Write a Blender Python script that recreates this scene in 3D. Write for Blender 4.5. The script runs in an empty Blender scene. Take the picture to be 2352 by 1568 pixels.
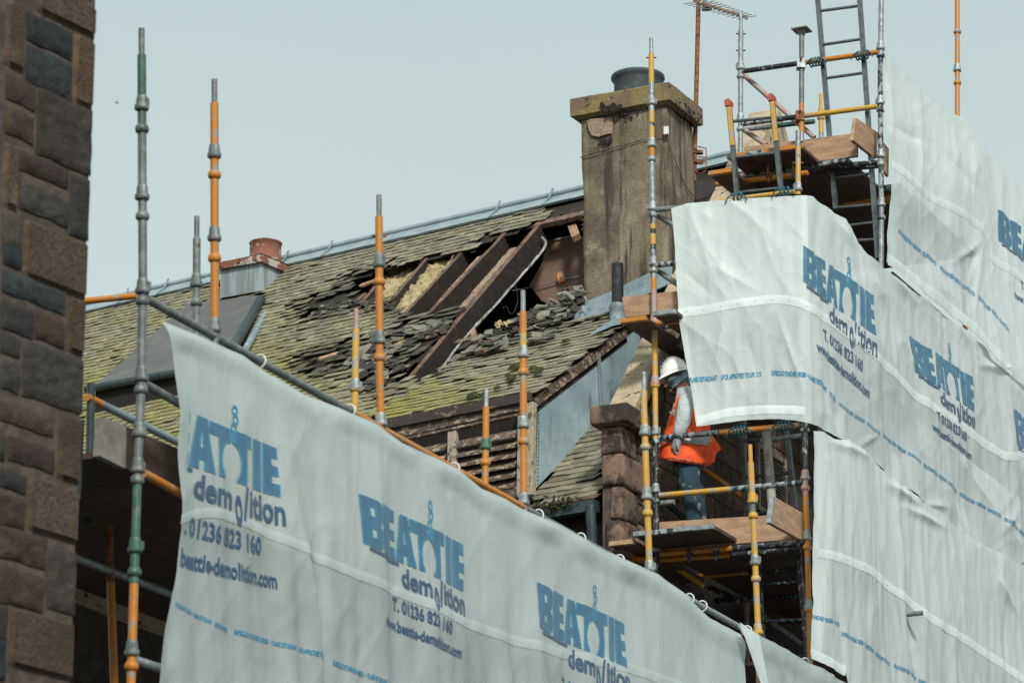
import bpy, bmesh, math, random
from math import sin, cos, tan, radians, pi, sqrt, atan2
from mathutils import Vector, noise, Matrix
random.seed(7)
S = bpy.context.scene
COL = S.collection
# ------------------------------------------------------------------ camera, sky, sun
F = 7500.0; PITCH = radians(17.8); ROLL = 0.008; CZ = 1.6      # units: a picture 2352 wide
cam = bpy.data.cameras.new('camera'); camo = bpy.data.objects.new('camera', cam); COL.objects.link(camo)
cam.sensor_width = 36; cam.lens = F / 2352 * 36; cam.clip_end = 3000; cam.clip_start = 0.5
camo.location = (0, 0, CZ)
camo.matrix_world = Matrix.Translation((0, 0, CZ)) @ Matrix.Rotation(pi / 2 + PITCH, 4, 'X') @ Matrix.Rotation(ROLL, 4, 'Z')
cam.dof.use_dof = True; cam.dof.focus_distance = 32.5; cam.dof.aperture_fstop = 4.0
S.camera = camo
W = bpy.data.worlds.new('World'); S.world = W; W.use_nodes = True
wn = W.node_tree; wn.nodes.clear()
sky = wn.nodes.new('ShaderNodeTexSky'); sky.sky_type = 'NISHITA'; sky.sun_disc = False
SUN_EL, SUN_AZ = radians(37), radians(171)
sky.sun_elevation = SUN_EL; sky.sun_rotation = SUN_AZ; sky.dust_density = 6; sky.air_density = 1.0
hs = wn.nodes.new('ShaderNodeHueSaturation'); hs.inputs['Saturation'].default_value = 0.3
mx = wn.nodes.new('ShaderNodeMix'); mx.data_type = 'RGBA'; mx.inputs[0].default_value = 0.88
tc = wn.nodes.new('ShaderNodeTexCoord'); sp = wn.nodes.new('ShaderNodeSeparateXYZ')
cr = wn.nodes.new('ShaderNodeValToRGB')
cr.color_ramp.elements[0].position = 0.0; cr.color_ramp.elements[0].color = (5.6, 6.4, 6.35, 1)
cr.color_ramp.elements[1].position = 1.0; cr.color_ramp.elements[1].color = (4.5, 5.7, 5.75, 1)
e = cr.color_ramp.elements.new(0.26); e.color = (5.9, 6.8, 6.75, 1)
e = cr.color_ramp.elements.new(0.42); e.color = (4.8, 6.0, 6.0, 1)
cn = wn.nodes.new('ShaderNodeTexNoise'); cn.inputs['Scale'].default_value = 2.5; cn.inputs['Detail'].default_value = 3
cm = wn.nodes.new('ShaderNodeMapRange'); cm.inputs[3].default_value = 0.91; cm.inputs[4].default_value = 1.07
mul = wn.nodes.new('ShaderNodeMix'); mul.data_type = 'RGBA'; mul.blend_type = 'MULTIPLY'; mul.inputs[0].default_value = 1
bg = wn.nodes.new('ShaderNodeBackground'); bg.inputs['Strength'].default_value = 0.1
wo = wn.nodes.new('ShaderNodeOutputWorld')
L = wn.links.new
L(sky.outputs[0], hs.inputs['Color']); L(tc.outputs['Generated'], sp.inputs[0]); L(sp.outputs['Z'], cr.inputs[0])
L(tc.outputs['Generated'], cn.inputs['Vector']); L(cn.outputs['Fac'], cm.inputs[0])
L(cr.outputs[0], mul.inputs[6]); L(cm.outputs[0], mul.inputs[7])
L(hs.outputs[0], mx.inputs[6]); L(mul.outputs[2], mx.inputs[7]); L(mx.outputs[2], bg.inputs['Color']); L(bg.outputs[0], wo.inputs[0])
sl = bpy.data.lights.new('sun', 'SUN'); sl.energy = 2.9; sl.angle = radians(9); sl.color = (1, 0.98, 0.93)
so = bpy.data.objects.new('sun', sl); COL.objects.link(so)
sd = Vector((sin(SUN_AZ) * cos(SUN_EL), cos(SUN_AZ) * cos(SUN_EL), sin(SUN_EL)))
so.rotation_euler = (-sd).to_track_quat('-Z', 'Y').to_euler()
S.view_settings.view_transform = 'Standard'; S.view_settings.look = 'None'; S.view_settings.gamma = 1; S.view_settings.exposure = 0.2
S.render.engine = 'CYCLES'; S.cycles.max_bounces = 8; S.cycles.transparent_max_bounces = 12
# ------------------------------------------------------------------ measuring helpers
REG = dict(a=(0,0,1.12),b=(0,1300,1.0954),c=(800,700,1.96),d=(1400,700,1.96),e=(1400,1400,1.96),f=(2200,100,1.30625),g=(2600,0,1.96),h=(3300,100,1.3065),i=(2400,1000,2.24),j=(2300,1600,1.568),k=(3100,1500,1.274),l=(600,1600,1.3864),m=(1900,2100,1.568),n=(2550,1380,2.12))
def T(r, x, y):
    if r == 'o': return (x, y)
    q = REG[r]; return ((x / q[2] + q[0]) * .57422, (y / q[2] + q[1]) * .57422)
def TT(r, *pts): return [T(r, *p) for p in pts]
def ray(p):
    x = (p[0] - 1176) / F; y = (784 - p[1]) / F
    c, s = cos(ROLL), sin(ROLL); x, y = x * c + y * s, -x * s + y * c
    return Vector((x, cos(PITCH) - y * sin(PITCH), sin(PITCH) + y * cos(PITCH)))
EYE = Vector((0, 0, CZ))
def atY(p, Y): r = ray(p); return EYE + r * (Y / r.y)
def proj(P):
    x, y, z = P[0], P[1], P[2] - CZ
    d = y * cos(PITCH) + z * sin(PITCH); v = (-y * sin(PITCH) + z * cos(PITCH)) / d; u = x / d
    c, s = cos(ROLL), sin(ROLL); u, v = u * c - v * s, u * s + v * c
    return (1176 + u * F, 784 - v * F)
def hit(p, P0, n):
    r = ray(p); return EYE + r * ((P0 - EYE).dot(n) / r.dot(n))
def dr(az): return Vector((sin(radians(az)), cos(radians(az)), 0))
def inpoly(p, poly):
    x, y = p; c = False; j = len(poly) - 1
    for i in range(len(poly)):
        xi, yi = poly[i]; xj, yj = poly[j]
        if (yi > y) != (yj > y) and x < (xj - xi) * (y - yi) / (yj - yi) + xi: c = not c
        j = i
    return c
def sst(a, b, x):
    t = min(1, max(0, (x - a) / (b - a))); return t * t * (3 - 2 * t)
Z = Vector((0, 0, 1))
# street line of the scaffolds and of the gable (A goes left and away, B goes right and away)
B = dr(26.5); nB = Vector((-B.y, B.x, 0)); A = dr(-65); nA = Vector((A.y, -A.x, 0))
PB = atY((1213, 1163), 23.35)
C0 = atY((1868, 1300), 28.8)
QB = 2.16; QA = 1.507
def sc(a, b, z): P = C0 + A * a + B * b; return Vector((P.x, P.y, z))
def onb(p, b): return hit(p, sc(0, b, 0), nA)      # vertical plane b = const
def ona(p, a): return hit(p, sc(a, 0, 0), nB)
def onz(p, z): return hit(p, Vector((0, 0, z)), Z)
def ab(P):
    M = Matrix(((A.x, B.x), (A.y, B.y))); q = M.inverted() @ Vector((P.x - C0.x, P.y - C0.y)); return q.x, q.y
# ------------------------------------------------------------------ mesh helpers
class MB:
    def __init__(s): s.v = []; s.f = []; s.m = []; s.mats = []; s.c = []; s.col = (1, 1, 1, 1); s.smooth = []
    def mi(s, m):
        if m not in s.mats: s.mats.append(m)
        return s.mats.index(m)
    def add(s, vs, fs, m, smooth=False, cols=None):
        o = len(s.v); s.v += [tuple(v) for v in vs]; s.c += cols if cols else [s.col] * len(vs)
        k = s.mi(m)
        for f in fs: s.f.append(tuple(o + i for i in f)); s.m.append(k); s.smooth.append(smooth)
    def hexa(s, p, m):        # 8 points: bottom 4 ccw, top 4
        s.add(p, [(0,3,2,1),(4,5,6,7),(0,1,5,4),(1,2,6,5),(2,3,7,6),(3,0,4,7)], m)
    def obox(s, P, X, Y, Zv, m):   # corner P and three edge vectors
        P = Vector(P); s.hexa([P, P+X, P+X+Y, P+Y, P+Zv, P+X+Zv, P+X+Y+Zv, P+Y+Zv], m)
    def tube(s, pts, r, m, seg=12, caps=True, taper=None):
        pts = [Vector(p) for p in pts]; n = len(pts); vs = []; fs = []
        t0 = (pts[1] - pts[0]).normalized(); up = Vector((0, 0, 1)) if abs(t0.z) < .9 else Vector((1, 0, 0))
        for i, p in enumerate(pts):
            t = (pts[min(i+1, n-1)] - pts[max(i-1, 0)]).normalized()
            x = up.cross(t).normalized(); y = t.cross(x); up = y if abs(t0.z) < .9 else up
            rr = r if taper is None else taper[i]
            for k in range(seg):
                a = 2 * pi * k / seg; vs.append(p + x * (rr * cos(a)) + y * (rr * sin(a)))
        for i in range(n - 1):
            for k in range(seg):
                k2 = (k + 1) % seg; fs.append((i*seg+k, i*seg+k2, (i+1)*seg+k2, (i+1)*seg+k))
        s.add(vs, fs, m, True)
        if caps:
            s.add([vs[k] for k in range(seg)], [tuple(reversed(range(seg)))], m)
            s.add([vs[(n-1)*seg+k] for k in range(seg)], [tuple(range(seg))], m)
    def build(s, name, parent=None, label=None, kind=None):
        me = bpy.data.meshes.new(name); me.from_pydata(s.v, [], s.f)
        for m in s.mats: me.materials.append(m)
        me.polygons.foreach_set('material_index', s.m); me.polygons.foreach_set('use_smooth', s.smooth)
        at = me.color_attributes.new('Col', 'FLOAT_COLOR', 'POINT'); at.data.foreach_set('color', [x for c in s.c for x in c])
        me.update()
        o = bpy.data.objects.new(name, me); COL.objects.link(o)
        if parent: o.parent = parent
        if label: o['label'] = label
        if kind: o['kind'] = kind
        return o
def thing(name, label, cat, loc=(0,0,0), group=None):
    o = bpy.data.objects.new(name, None); COL.objects.link(o); o.empty_display_size = .2
    o['label'] = label; o['category'] = cat
    if group: o['group'] = group
    return o
def tag(o, label, cat, group=None):
    o['label'] = label; o['category'] = cat
    if group: o['group'] = group
    return o
def bevel(o, w=.004, seg=1):
    md = o.modifiers.new('bevel', 'BEVEL'); md.width = w; md.segments = seg; md.limit_method = 'ANGLE'
    return o
def nz(p, k=1.0): return noise.noise(Vector(p) * k)
# ------------------------------------------------------------------ materials
def mat(name, c1, c2=None, scale=8, lo=.4, hi=.6, rough=.7, bump=0, bscale=40, metal=0, detail=6, c3=None, s3=60, lo3=.55, hi3=.65, attr=False, stretch=None, bdist=.01, var=0.0, lay=()):
    m = bpy.data.materials.new(name); m.use_nodes = True; nt = m.node_tree; N = nt.nodes; Lk = nt.links.new
    b = N['Principled BSDF']; b.inputs['Roughness'].default_value = rough; b.inputs['Metallic'].default_value = metal
    tcx = N.new('ShaderNodeTexCoord'); vec = tcx.outputs['Object']
    if stretch:
        mp = N.new('ShaderNodeMapping'); mp.inputs['Scale'].default_value = stretch; Lk(vec, mp.inputs[0]); vec = mp.outputs[0]
    vec0 = vec
    def ns(sc_, d=detail, st=None):
        vec = vec0
        if st:
            mq = N.new('ShaderNodeMapping'); mq.inputs['Scale'].default_value = st; Lk(tcx.outputs['Object'], mq.inputs[0]); vec = mq.outputs[0]
        t = N.new('ShaderNodeTexNoise'); t.inputs['Scale'].default_value = sc_; t.inputs['Detail'].default_value = d; t.inputs['Roughness'].default_value = .65; Lk(vec, t.inputs['Vector']); return t.outputs['Fac']
    def rng(f, a, z):
        t = N.new('ShaderNodeMapRange'); t.interpolation_type = 'SMOOTHSTEP'; t.inputs[1].default_value = a; t.inputs[2].default_value = z; Lk(f, t.inputs[0]); return t.outputs[0]
    def mixc(f, a, z, bt='MIX'):
        t = N.new('ShaderNodeMix'); t.data_type = 'RGBA'; t.blend_type = bt
        for s_, v in ((0, f), (6, a), (7, z)):
            if isinstance(v, (int, float)): t.inputs[s_].default_value = v
            elif isinstance(v, tuple): t.inputs[s_].default_value = (*v, 1)
            else: Lk(v, t.inputs[s_])
        return t.outputs[2]
    col = tuple(c1)
    if attr:
        at = N.new('ShaderNodeAttribute'); at.attribute_name = 'Col'; col = at.outputs['Color']
        if c2: col = mixc(rng(ns(scale), lo, hi), col, mixc(1.0, col, tuple(c2), 'MULTIPLY'))
    elif c2: col = mixc(rng(ns(scale), lo, hi), col, tuple(c2))
    if c3: col = mixc(rng(ns(s3), lo3, hi3), col, tuple(c3))
    for (lc, lsc, llo, lhi, lst) in lay: col = mixc(rng(ns(lsc, 6, lst), llo, lhi), col, tuple(lc))
    if var:
        t = N.new('ShaderNodeMapRange'); t.inputs[1].default_value = .3; t.inputs[2].default_value = .7; t.inputs[3].default_value = 1 - var; t.inputs[4].default_value = 1 + var; Lk(ns(bscale * .6, 8), t.inputs[0])
        col = mixc(1.0, col, t.outputs[0], 'MULTIPLY')
    if isinstance(col, tuple): b.inputs['Base Color'].default_value = (*col, 1)
    else: Lk(col, b.inputs['Base Color'])
    if bump:
        bp = N.new('ShaderNodeBump'); bp.inputs['Strength'].default_value = bump; bp.inputs['Distance'].default_value = bdist
        Lk(ns(bscale, 8), bp.inputs['Height']); Lk(bp.outputs[0], b.inputs['Normal'])
    return m
GREYC = (.30, .32, .31)
M_or = mat('orange_paint', (.50, .185, .018), (.27, .26, .23), 11, .56, .60, .5, .15, 60, c3=(.13, .06, .02), s3=9, lo3=.66, hi3=.75, var=.15)
M_ye = mat('yellow_paint', (.55, .31, .04), (.36, .33, .26), 10, .54, .59, .5, .15, 60, c3=(.25, .1, .04), s3=10, lo3=.64, hi3=.72, var=.15)
M_galv = mat('galvanised_steel', (.33, .36, .35), (.20, .22, .22), 18, .4, .6, .45, .1, 60, metal=.3, c3=(.45, .48, .47), s3=30, var=.15)
M_dgrey = mat('weathered_steel', (.13, .15, .145), (.21, .22, .21), 10, .45, .6, .5, .15, 60, metal=.2, c3=(.12, .05, .02), s3=12, lo3=.64, hi3=.74, var=.15)
M_black = mat('black_paint', (.018, .022, .026), (.30, .31, .30), 28, .55, .6, .45, .15, 80, c3=(.15, .07, .04), s3=14, lo3=.66, hi3=.72, stretch=(1, 1, .5))
M_mott = mat('mottled_black_paint', (.30, .33, .33), (.02, .03, .035), 26, .48, .53, .5, .1, 80, stretch=(1, 1, .45))
M_green = mat('green_paint', (.045, .12, .08), (.14, .16, .14), 8, .5, .66, .5, .1, 60, c3=(.03, .05, .04), s3=15, lo3=.6, hi3=.7)
M_pink = mat('faded_red_paint', (.42, .22, .18), (.32, .33, .32), 12, .45, .6, .5, .1, 60)
M_rust = mat('rusty_iron', (.16, .055, .025), (.30, .13, .06), 20, .4, .65, .85, .4, 80, c3=(.05, .02, .015), s3=12)
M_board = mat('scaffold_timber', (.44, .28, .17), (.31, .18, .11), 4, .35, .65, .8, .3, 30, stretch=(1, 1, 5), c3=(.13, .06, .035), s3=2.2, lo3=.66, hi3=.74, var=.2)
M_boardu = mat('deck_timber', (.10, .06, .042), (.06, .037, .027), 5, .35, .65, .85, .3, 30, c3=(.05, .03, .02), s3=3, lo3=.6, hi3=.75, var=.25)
M_bgrey = mat('grey_timber', (.30, .28, .25), (.19, .17, .15), 5, .35, .65, .85, .3, 30, c3=(.1, .08, .06), s3=3, lo3=.64, hi3=.75, var=.2)
M_slate = mat('slate', (1, 1, 1), (.74, .74, .70), 9, .35, .7, .8, .3, 60, attr=True, c3=(.36, .36, .30), s3=60, lo3=.68, hi3=.76, bdist=.006, var=.14)
M_char = mat('charred_timber', (.018, .013, .010), (.045, .028, .02), 9, .45, .7, .9, .8, 60, c3=(.14, .09, .06), s3=22, lo3=.66, hi3=.78, bdist=.01, var=.3)
M_rafter = mat('old_rafter_timber', (.20, .125, .085), (.10, .06, .04), 7, .35, .65, .9, .5, 50, c3=(.02, .015, .012), s3=10, lo3=.6, hi3=.72, var=.3)
M_woodl = mat('fresh_split_timber', (.42, .27, .15), (.22, .12, .07), 9, .4, .65, .85, .5, 50, var=.25)
M_insul = mat('mineral_wool', (.50, .41, .23), (.36, .26, .12), 6, .4, .65, 1, 1, 45, c3=(.05, .035, .02), s3=14, lo3=.62, hi3=.7, bdist=.02, var=.25)
M_lead = mat('lead_flashing', (.24, .30, .32), (.16, .21, .23), 5, .4, .65, .5, .25, 30, c3=(.42, .46, .46), s3=9, lo3=.62, hi3=.72, var=.15)
M_ridge = mat('ridge_metal', (.30, .365, .38), (.23, .29, .305), 4, .4, .65, .5, .1, 20, c3=(.2, .25, .26), s3=25, lo3=.64, hi3=.74)
M_zinc = mat('streaked_zinc', (.33, .38, .40), (.20, .22, .22), 7, .4, .6, .55, .15, 30, stretch=(1, 1, .1), c3=(.30, .15, .09), s3=9, lo3=.60, hi3=.68)
M_cheek = mat('dormer_cheek_lead', (.37, .49, .52), (.26, .35, .375), 1.6, .35, .65, .45, .1, 30, c3=(.12, .13, .12), s3=2.4, lo3=.60, hi3=.76, var=.10, lay=[((.17,.21,.22), 5, .56, .70, (1.5,1.5,.25))])
M_rustw = mat('rusted_white_sheet', (.22, .085, .05), (.46, .42, .36), 6, .52, .57, .8, .4, 50, c3=(.10, .035, .02), s3=12, lo3=.6, hi3=.7)
M_felt = mat('mineral_felt', (.105, .105, .10), (.14, .138, .13), 3, .4, .7, .95, .8, 160, c3=(.30, .31, .30), s3=240, lo3=.64, hi3=.72, bdist=.004)
M_harl = mat('chimney_render', (.215, .175, .115), (.115, .085, .058), 1.7, .38, .66, .95, 1, 90, c3=(.30, .25, .175), s3=4.5, lo3=.50, hi3=.72, bdist=.012, var=.42, lay=[((.05,.04,.03), 3.0, .50, .64, (2.4,2.4,.14)), ((.30,.26,.185), 2.4, .54, .66, (2.8,2.8,.2)), ((.17,.14,.06), 1.2, .56, .72, None), ((.035,.028,.022), 6, .60, .70, (1.6,1.6,.12)), ((.24,.13,.05), 24, .69, .73, None), ((.40,.37,.30), 55, .71, .75, None), ((.02,.016,.012), 38, .68, .72, None)])
M_cap = mat('mossy_cap_stone', (.215, .17, .072), (.16, .115, .07), 2.2, .45, .6, .95, .8, 60, c3=(.28, .24, .15), s3=11, lo3=.6, hi3=.72, bdist=.01, var=.3, lay=[((.018,.015,.01), 9, .60, .64, None), ((.018,.015,.01), 30, .64, .68, None)])
M_patch = mat('fresh_render_patch', (.35, .245, .175), (.25, .175, .12), 14, .4, .6, .95, .6, 90, var=.2)
M_pot = mat('grey_pot', (.05, .065, .07), (.10, .115, .12), 12, .5, .7, .7, .2, 40)
M_plastic = mat('dark_plastic', (.025, .04, .048), (.04, .055, .06), 10, .4, .6, .45)
M_blackp = mat('black_pipe', (.015, .017, .018), (.05, .055, .055), 14, .5, .7, .7, .3, 60)
M_skewl = mat('pale_coping_stone', (.44, .36, .24), (.35, .27, .175), 7, .4, .65, .95, .5, 70, c3=(.03, .02, .012), s3=11, lo3=.60, hi3=.62, var=.15)
M_sand = mat('quoin_sandstone', (.15, .10, .07), (.25, .15, .10), 3, .4, .62, .95, .7, 60, c3=(.04, .03, .024), s3=3.2, lo3=.48, hi3=.58, bdist=.012, var=.25)
M_dwall = mat('dark_masonry', (1, 1, 1), (.6, .58, .55), 6, .35, .65, .95, .9, 30, attr=True, bdist=.03, var=.3)
M_stone = mat('rubble_stone', (1, 1, 1), (.62, .6, .58), 9, .35, .65, .95, .9, 45, attr=True, bdist=.02, var=.3)
M_dress = mat('tooled_sandstone', (1, 1, 1), (.66, .62, .58), 5, .35, .65, .95, 1, 42, attr=True, c3=(.045, .033, .026), s3=44, lo3=.52, hi3=.60, bdist=.03, detail=3, var=.15)
M_mortar = mat('mortar', (.10, .075, .06), (.055, .042, .035), 8, .4, .6, .95, .6, 60, var=.2)
M_void = mat('soot_and_shade_black', (.012, .010, .009), (.02, .016, .014), 4, .4, .6, 1)  # near-black colour stands for unlit depth as well as soot
M_pboard = mat('brown_plasterboard', (.24, .15, .105), (.18, .11, .08), 2.5, .35, .7, .9, .1, 30, c3=(.36, .27, .2), s3=40, lo3=.70, hi3=.74)
M_lath = mat('pale_lath', (.36, .255, .18), (.24, .16, .11), 9, .4, .65, .9, .5, 50, var=.2)
M_white = mat('broken_plaster', (.36, .37, .35), (.18, .165, .14), 4, .45, .6, .9, .6, 60, var=.15)
M_peel = mat('peeling_timber', (.10, .065, .045), (.36, .29, .2), 11, .53, .57, .85, .5, 60, c3=(.16, .15, .13), s3=14, lo3=.55, hi3=.65, stretch=(1, 1, 2.2), var=.25)
M_peell = mat('peeling_cream_timber', (.37, .31, .23), (.12, .085, .06), 13, .54, .6, .85, .4, 60, stretch=(1, 1, .6), var=.2)
M_peeld = mat('dark_fascia_timber', (.05, .037, .03), (.20, .15, .11), 8, .58, .63, .85, .4, 60, stretch=(1, 1, 1.5), var=.2)
M_lichen = mat('black_lichen', (.015, .013, .01), (.03, .025, .018), 30, rough=1)
M_moss = mat('moss', (.055, .06, .012), (.02, .022, .006), 30, .4, .6, 1, 1, 90)
M_alu = mat('aluminium', (.15, .17, .175), (.10, .115, .12), 14, .45, .6, .4, .05, 40, metal=.5)
M_red = mat('red_plastic', (.45, .085, .055), (.33, .06, .045), 20, .4, .6, .6)
M_rope = mat('blue_rope', (.02, .13, .18), (.01, .07, .10), 50, .4, .6, .9)
M_tie = mat('white_tie', (.7, .72, .7), None, rough=.5)
M_ground = mat('asphalt', (.05, .05, .05), (.065, .063, .06), 3, .4, .6, .9, .3, 60, var=.2)
M_pave = mat('paving', (.16, .15, .14), (.12, .115, .105), 3, .4, .6, .9, .3, 30, var=.2)
def cloth_mat(name, col, trans, clear):
    m = bpy.data.materials.new(name); m.use_nodes = True; nt = m.node_tree; N = nt.nodes; Lk = nt.links.new; N.clear()
    out = N.new('ShaderNodeOutputMaterial'); at = N.new('ShaderNodeAttribute'); at.attribute_name = 'Col'   # r,g = metres along and up the cloth, b = opacity of the lap
    def mth(op, x, y=None):
        t = N.new('ShaderNodeMath'); t.operation = op
        for i_, v in ((0, x), (1, y)):
            if v is None: continue
            if isinstance(v, (int, float)): t.inputs[i_].default_value = v
            else: Lk(v, t.inputs[i_])
        return t.outputs[0]
    sepc = N.new('ShaderNodeSeparateColor'); Lk(at.outputs['Color'], sepc.inputs[0])
    def bars(c, n):
        return mth('SMOOTH_MIN', mth('PINGPONG', mth('MULTIPLY', c, n), 0.5), 0.5)
    gx = mth('GREATER_THAN', bars(sepc.outputs[0], 62.0), 0.16); gy = mth('GREATER_THAN', bars(sepc.outputs[1], 62.0), 0.16)
    cell = mth('MULTIPLY', gx, gy)
    tcx = N.new('ShaderNodeTexCoord')
    n1 = N.new('ShaderNodeTexNoise'); n1.inputs['Scale'].default_value = 1.1; n1.inputs['Detail'].default_value = 4; Lk(tcx.outputs['Object'], n1.inputs['Vector'])
    mr = N.new('ShaderNodeMapRange'); mr.inputs[1].default_value = .35; mr.inputs[2].default_value = .65; mr.inputs[3].default_value = .4; mr.inputs[4].default_value = 1.0; Lk(n1.outputs['Fac'], mr.inputs[0])
    dif = N.new('ShaderNodeBsdfPrincipled'); dif.inputs['Base Color'].default_value = (*col, 1); dif.inputs['Roughness'].default_value = .42
    dif.inputs['Specular IOR Level'].default_value = .35
    tr = N.new('ShaderNodeBsdfTranslucent'); tr.inputs['Color'].default_value = (*[min(1, c * 1.05) for c in col], 1)
    tp = N.new('ShaderNodeBsdfTransparent')
    bp = N.new('ShaderNodeBump'); bp.inputs['Strength'].default_value = .35; bp.inputs['Distance'].default_value = .02
    n2 = N.new('ShaderNodeTexNoise'); n2.inputs['Scale'].default_value = 7; n2.inputs['Detail'].default_value = 6; n2.inputs['Roughness'].default_value = .6
    mpp = N.new('ShaderNodeMapping'); mpp.inputs['Scale'].default_value = (1.4, 1.4, .45); Lk(tcx.outputs['Object'], mpp.inputs[0]); Lk(mpp.outputs[0], n2.inputs['Vector'])
    Lk(n2.outputs['Fac'], bp.inputs['Height']); Lk(bp.outputs[0], dif.inputs['Normal']); Lk(bp.outputs[0], tr.inputs['Normal'])
    m1 = N.new('ShaderNodeMixShader'); m1.inputs[0].default_value = trans; Lk(dif.outputs[0], m1.inputs[1]); Lk(tr.outputs[0], m1.inputs[2])
    fac = mth('MULTIPLY', mth('MULTIPLY', mth('MULTIPLY', mth('ADD', mth('MULTIPLY', cell, 1.0), .22), mr.outputs[0]), clear), sepc.outputs[2])
    m2 = N.new('ShaderNodeMixShader'); Lk(fac, m2.inputs[0]); Lk(m1.outputs[0], m2.inputs[1]); Lk(tp.outputs[0], m2.inputs[2])
    Lk(m2.outputs[0], out.inputs[0]); return m
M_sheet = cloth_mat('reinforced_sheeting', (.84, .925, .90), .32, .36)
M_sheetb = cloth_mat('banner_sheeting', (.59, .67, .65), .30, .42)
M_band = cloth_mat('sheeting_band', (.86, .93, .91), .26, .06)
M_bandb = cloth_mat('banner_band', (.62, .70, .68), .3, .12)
def ink(name, c):
    m = bpy.data.materials.new(name); m.use_nodes = True; nt = m.node_tree; N = nt.nodes; b = N['Principled BSDF']; b.inputs['Roughness'].default_value = .4
    b.inputs['Base Color'].default_value = (*c, 1)
    tcx = N.new('ShaderNodeTexCoord'); n1 = N.new('ShaderNodeTexNoise'); n1.inputs['Scale'].default_value = 6; n1.inputs['Detail'].default_value = 6
    mp = N.new('ShaderNodeMapping'); mp.inputs['Scale'].default_value = (3, 3, .3); nt.links.new(tcx.outputs['Object'], mp.inputs[0]); nt.links.new(mp.outputs[0], n1.inputs['Vector'])
    r = N.new('ShaderNodeMapRange'); r.inputs[3].default_value = .75; r.inputs[4].default_value = 1.3; nt.links.new(n1.outputs['Fac'], r.inputs[0])
    mm = N.new('ShaderNodeMix'); mm.data_type = 'RGBA'; mm.blend_type = 'MULTIPLY'; mm.inputs[0].default_value = 1; mm.inputs[6].default_value = (*c, 1); nt.links.new(r.outputs[0], mm.inputs[7]); nt.links.new(mm.outputs[2], b.inputs['Base Color'])
    return m
I_blue = ink('blue_ink', (.055, .145, .235)); I_cyan = ink('cyan_ink', (.03, .24, .38)); I_dark = ink('dark_ink', (.04, .10, .165)); I_navy = ink('navy_ink', (.025, .085, .16))
# ------------------------------------------------------------------ ground
mb = MB(); g = 900; mb.add([(-g, -g, 0), (g, -g, 0), (g, g, 0), (-g, g, 0)], [(0, 1, 2, 3)], M_ground); mb.build('ground', kind='structure')
mb = MB(); P = PB - nB * 0 ; base = Vector((PB.x, PB.y, 0))
mb.obox(base - B * 20 - nB * 1.2, B * 60, -nB * -0.6 * -1, Z * .12, M_pave); mb.build('pavement', kind='structure')

# ------------------------------------------------------------------ near stone building, left
NW = atY((205, 700), 16.2); WB = dr(35); wn_ = Vector((-WB.y, WB.x, 0))
def onw(p): return hit(p, NW, wn_)
def ws0(P): return (P - NW).dot(WB), P.z
_a, _b = ws0(hit((208, 0), NW, wn_)), ws0(hit((183, 1270), NW, wn_))
def edg(z): return _b[0] + (_a[0]-_b[0]) * (z-_b[1]) / (_a[1]-_b[1]) if z > 1 else edg(1.01)
def ws(P): s_, z_ = ws0(P); return s_ - edg(z_), z_          # s (negative = left), z
bld = thing('stone_building', 'dark brown rubble stone building with tan dressed corner blocks, filling the left edge', 'building')
stones = []
def sto(r1, x1, y1, r2, x2, y2, kind):
    s1, z1 = ws(onw(T(r1, x1, y1))); s2, z2 = ws(onw(T(r2, x2, y2))); stones.append((s1, z2, s2, z1, kind))
DT, BL, BR, GR = 0, 1, 2, 3      # dressed tan, bluish, brown, grey
for q in [(140,-60,405,215,DT),(0,20,85,370,DT),(90,80,300,310,BL),(90,225,300,490,BL),(305,175,408,540,DT),(0,350,140,540,BR),(145,415,405,835,GR),(0,500,135,690,BR),(0,665,65,990,DT),(70,700,295,890,BR),(70,830,295,1060,GR),(300,800,408,1130,GR),(0,985,90,1170,GR),(0,1120,90,1255,BL),(95,1005,400,1390,DT),(0,1230,290,1450,BL),(0,1370,148,1560,GR)]:
    sto('a', q[0], q[1], 'a', q[2], q[3], q[4])
sto('a', 295, 1350, 'b', 390, 185, DT); sto('a', 150, 1420, 'b', 280, 140, BR)
for q in [(0,60,90,190,GR),(95,90,390,440,GR),(0,185,85,345,GR),(0,350,240,530,BR),(260,410,380,745,DT),(35,510,245,690,BR),(-60,500,30,640,GR),(0,650,125,780,GR),(130,680,372,1005,DT),(0,760,120,940,BR),(0,900,215,1110,BR),(220,990,355,1310,GR),(0,1080,205,1300,BR),(60,1260,345,1600,DT),(0,1250,50,1420,GR),(0,1400,45,1600,BL)]:
    sto('b', q[0], q[1], 'b', q[2], q[3], q[4])
zmax = max(s[3] for s in stones); zmin = min(s[1] for s in stones); smin = min(s[0] for s in stones)
z = zmin - .02
while z > 0.2:                                   # courses below and beyond what the picture shows
    h = random.uniform(.2, .34); s = -.02
    while s > -4.5:
        w = random.uniform(.25, .6); stones.append((s - w, z - h, s - .02, z, random.choice([DT, BL, BR, GR]) if s > -.5 else random.choice([BL, BR, GR]))); s -= w
    z -= h + .02
for zz0, zz1 in ((zmin, zmax), (zmax + .02, zmax + 2.0)):
    z = zz1
    while z > zz0 + .1:
        h = min(random.uniform(.2, .34), z - zz0); s = smin - .02 if zz0 == zmin else -.02
        while s > -4.5:
            w = random.uniform(.25, .6); stones.append((s - w, z - h, s - .02, z, random.choice([BL, BR, GR]))); s -= w
        z -= h + .02
COLS = {DT: [(.175,.115,.072),(.155,.105,.068),(.19,.13,.08)], BL: [(.045,.062,.072),(.055,.07,.075),(.038,.05,.058)], BR: [(.10,.062,.045),(.12,.07,.048),(.085,.056,.042)], GR: [(.075,.068,.06),(.065,.062,.058),(.09,.072,.06)]}
mb = MB()
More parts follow.
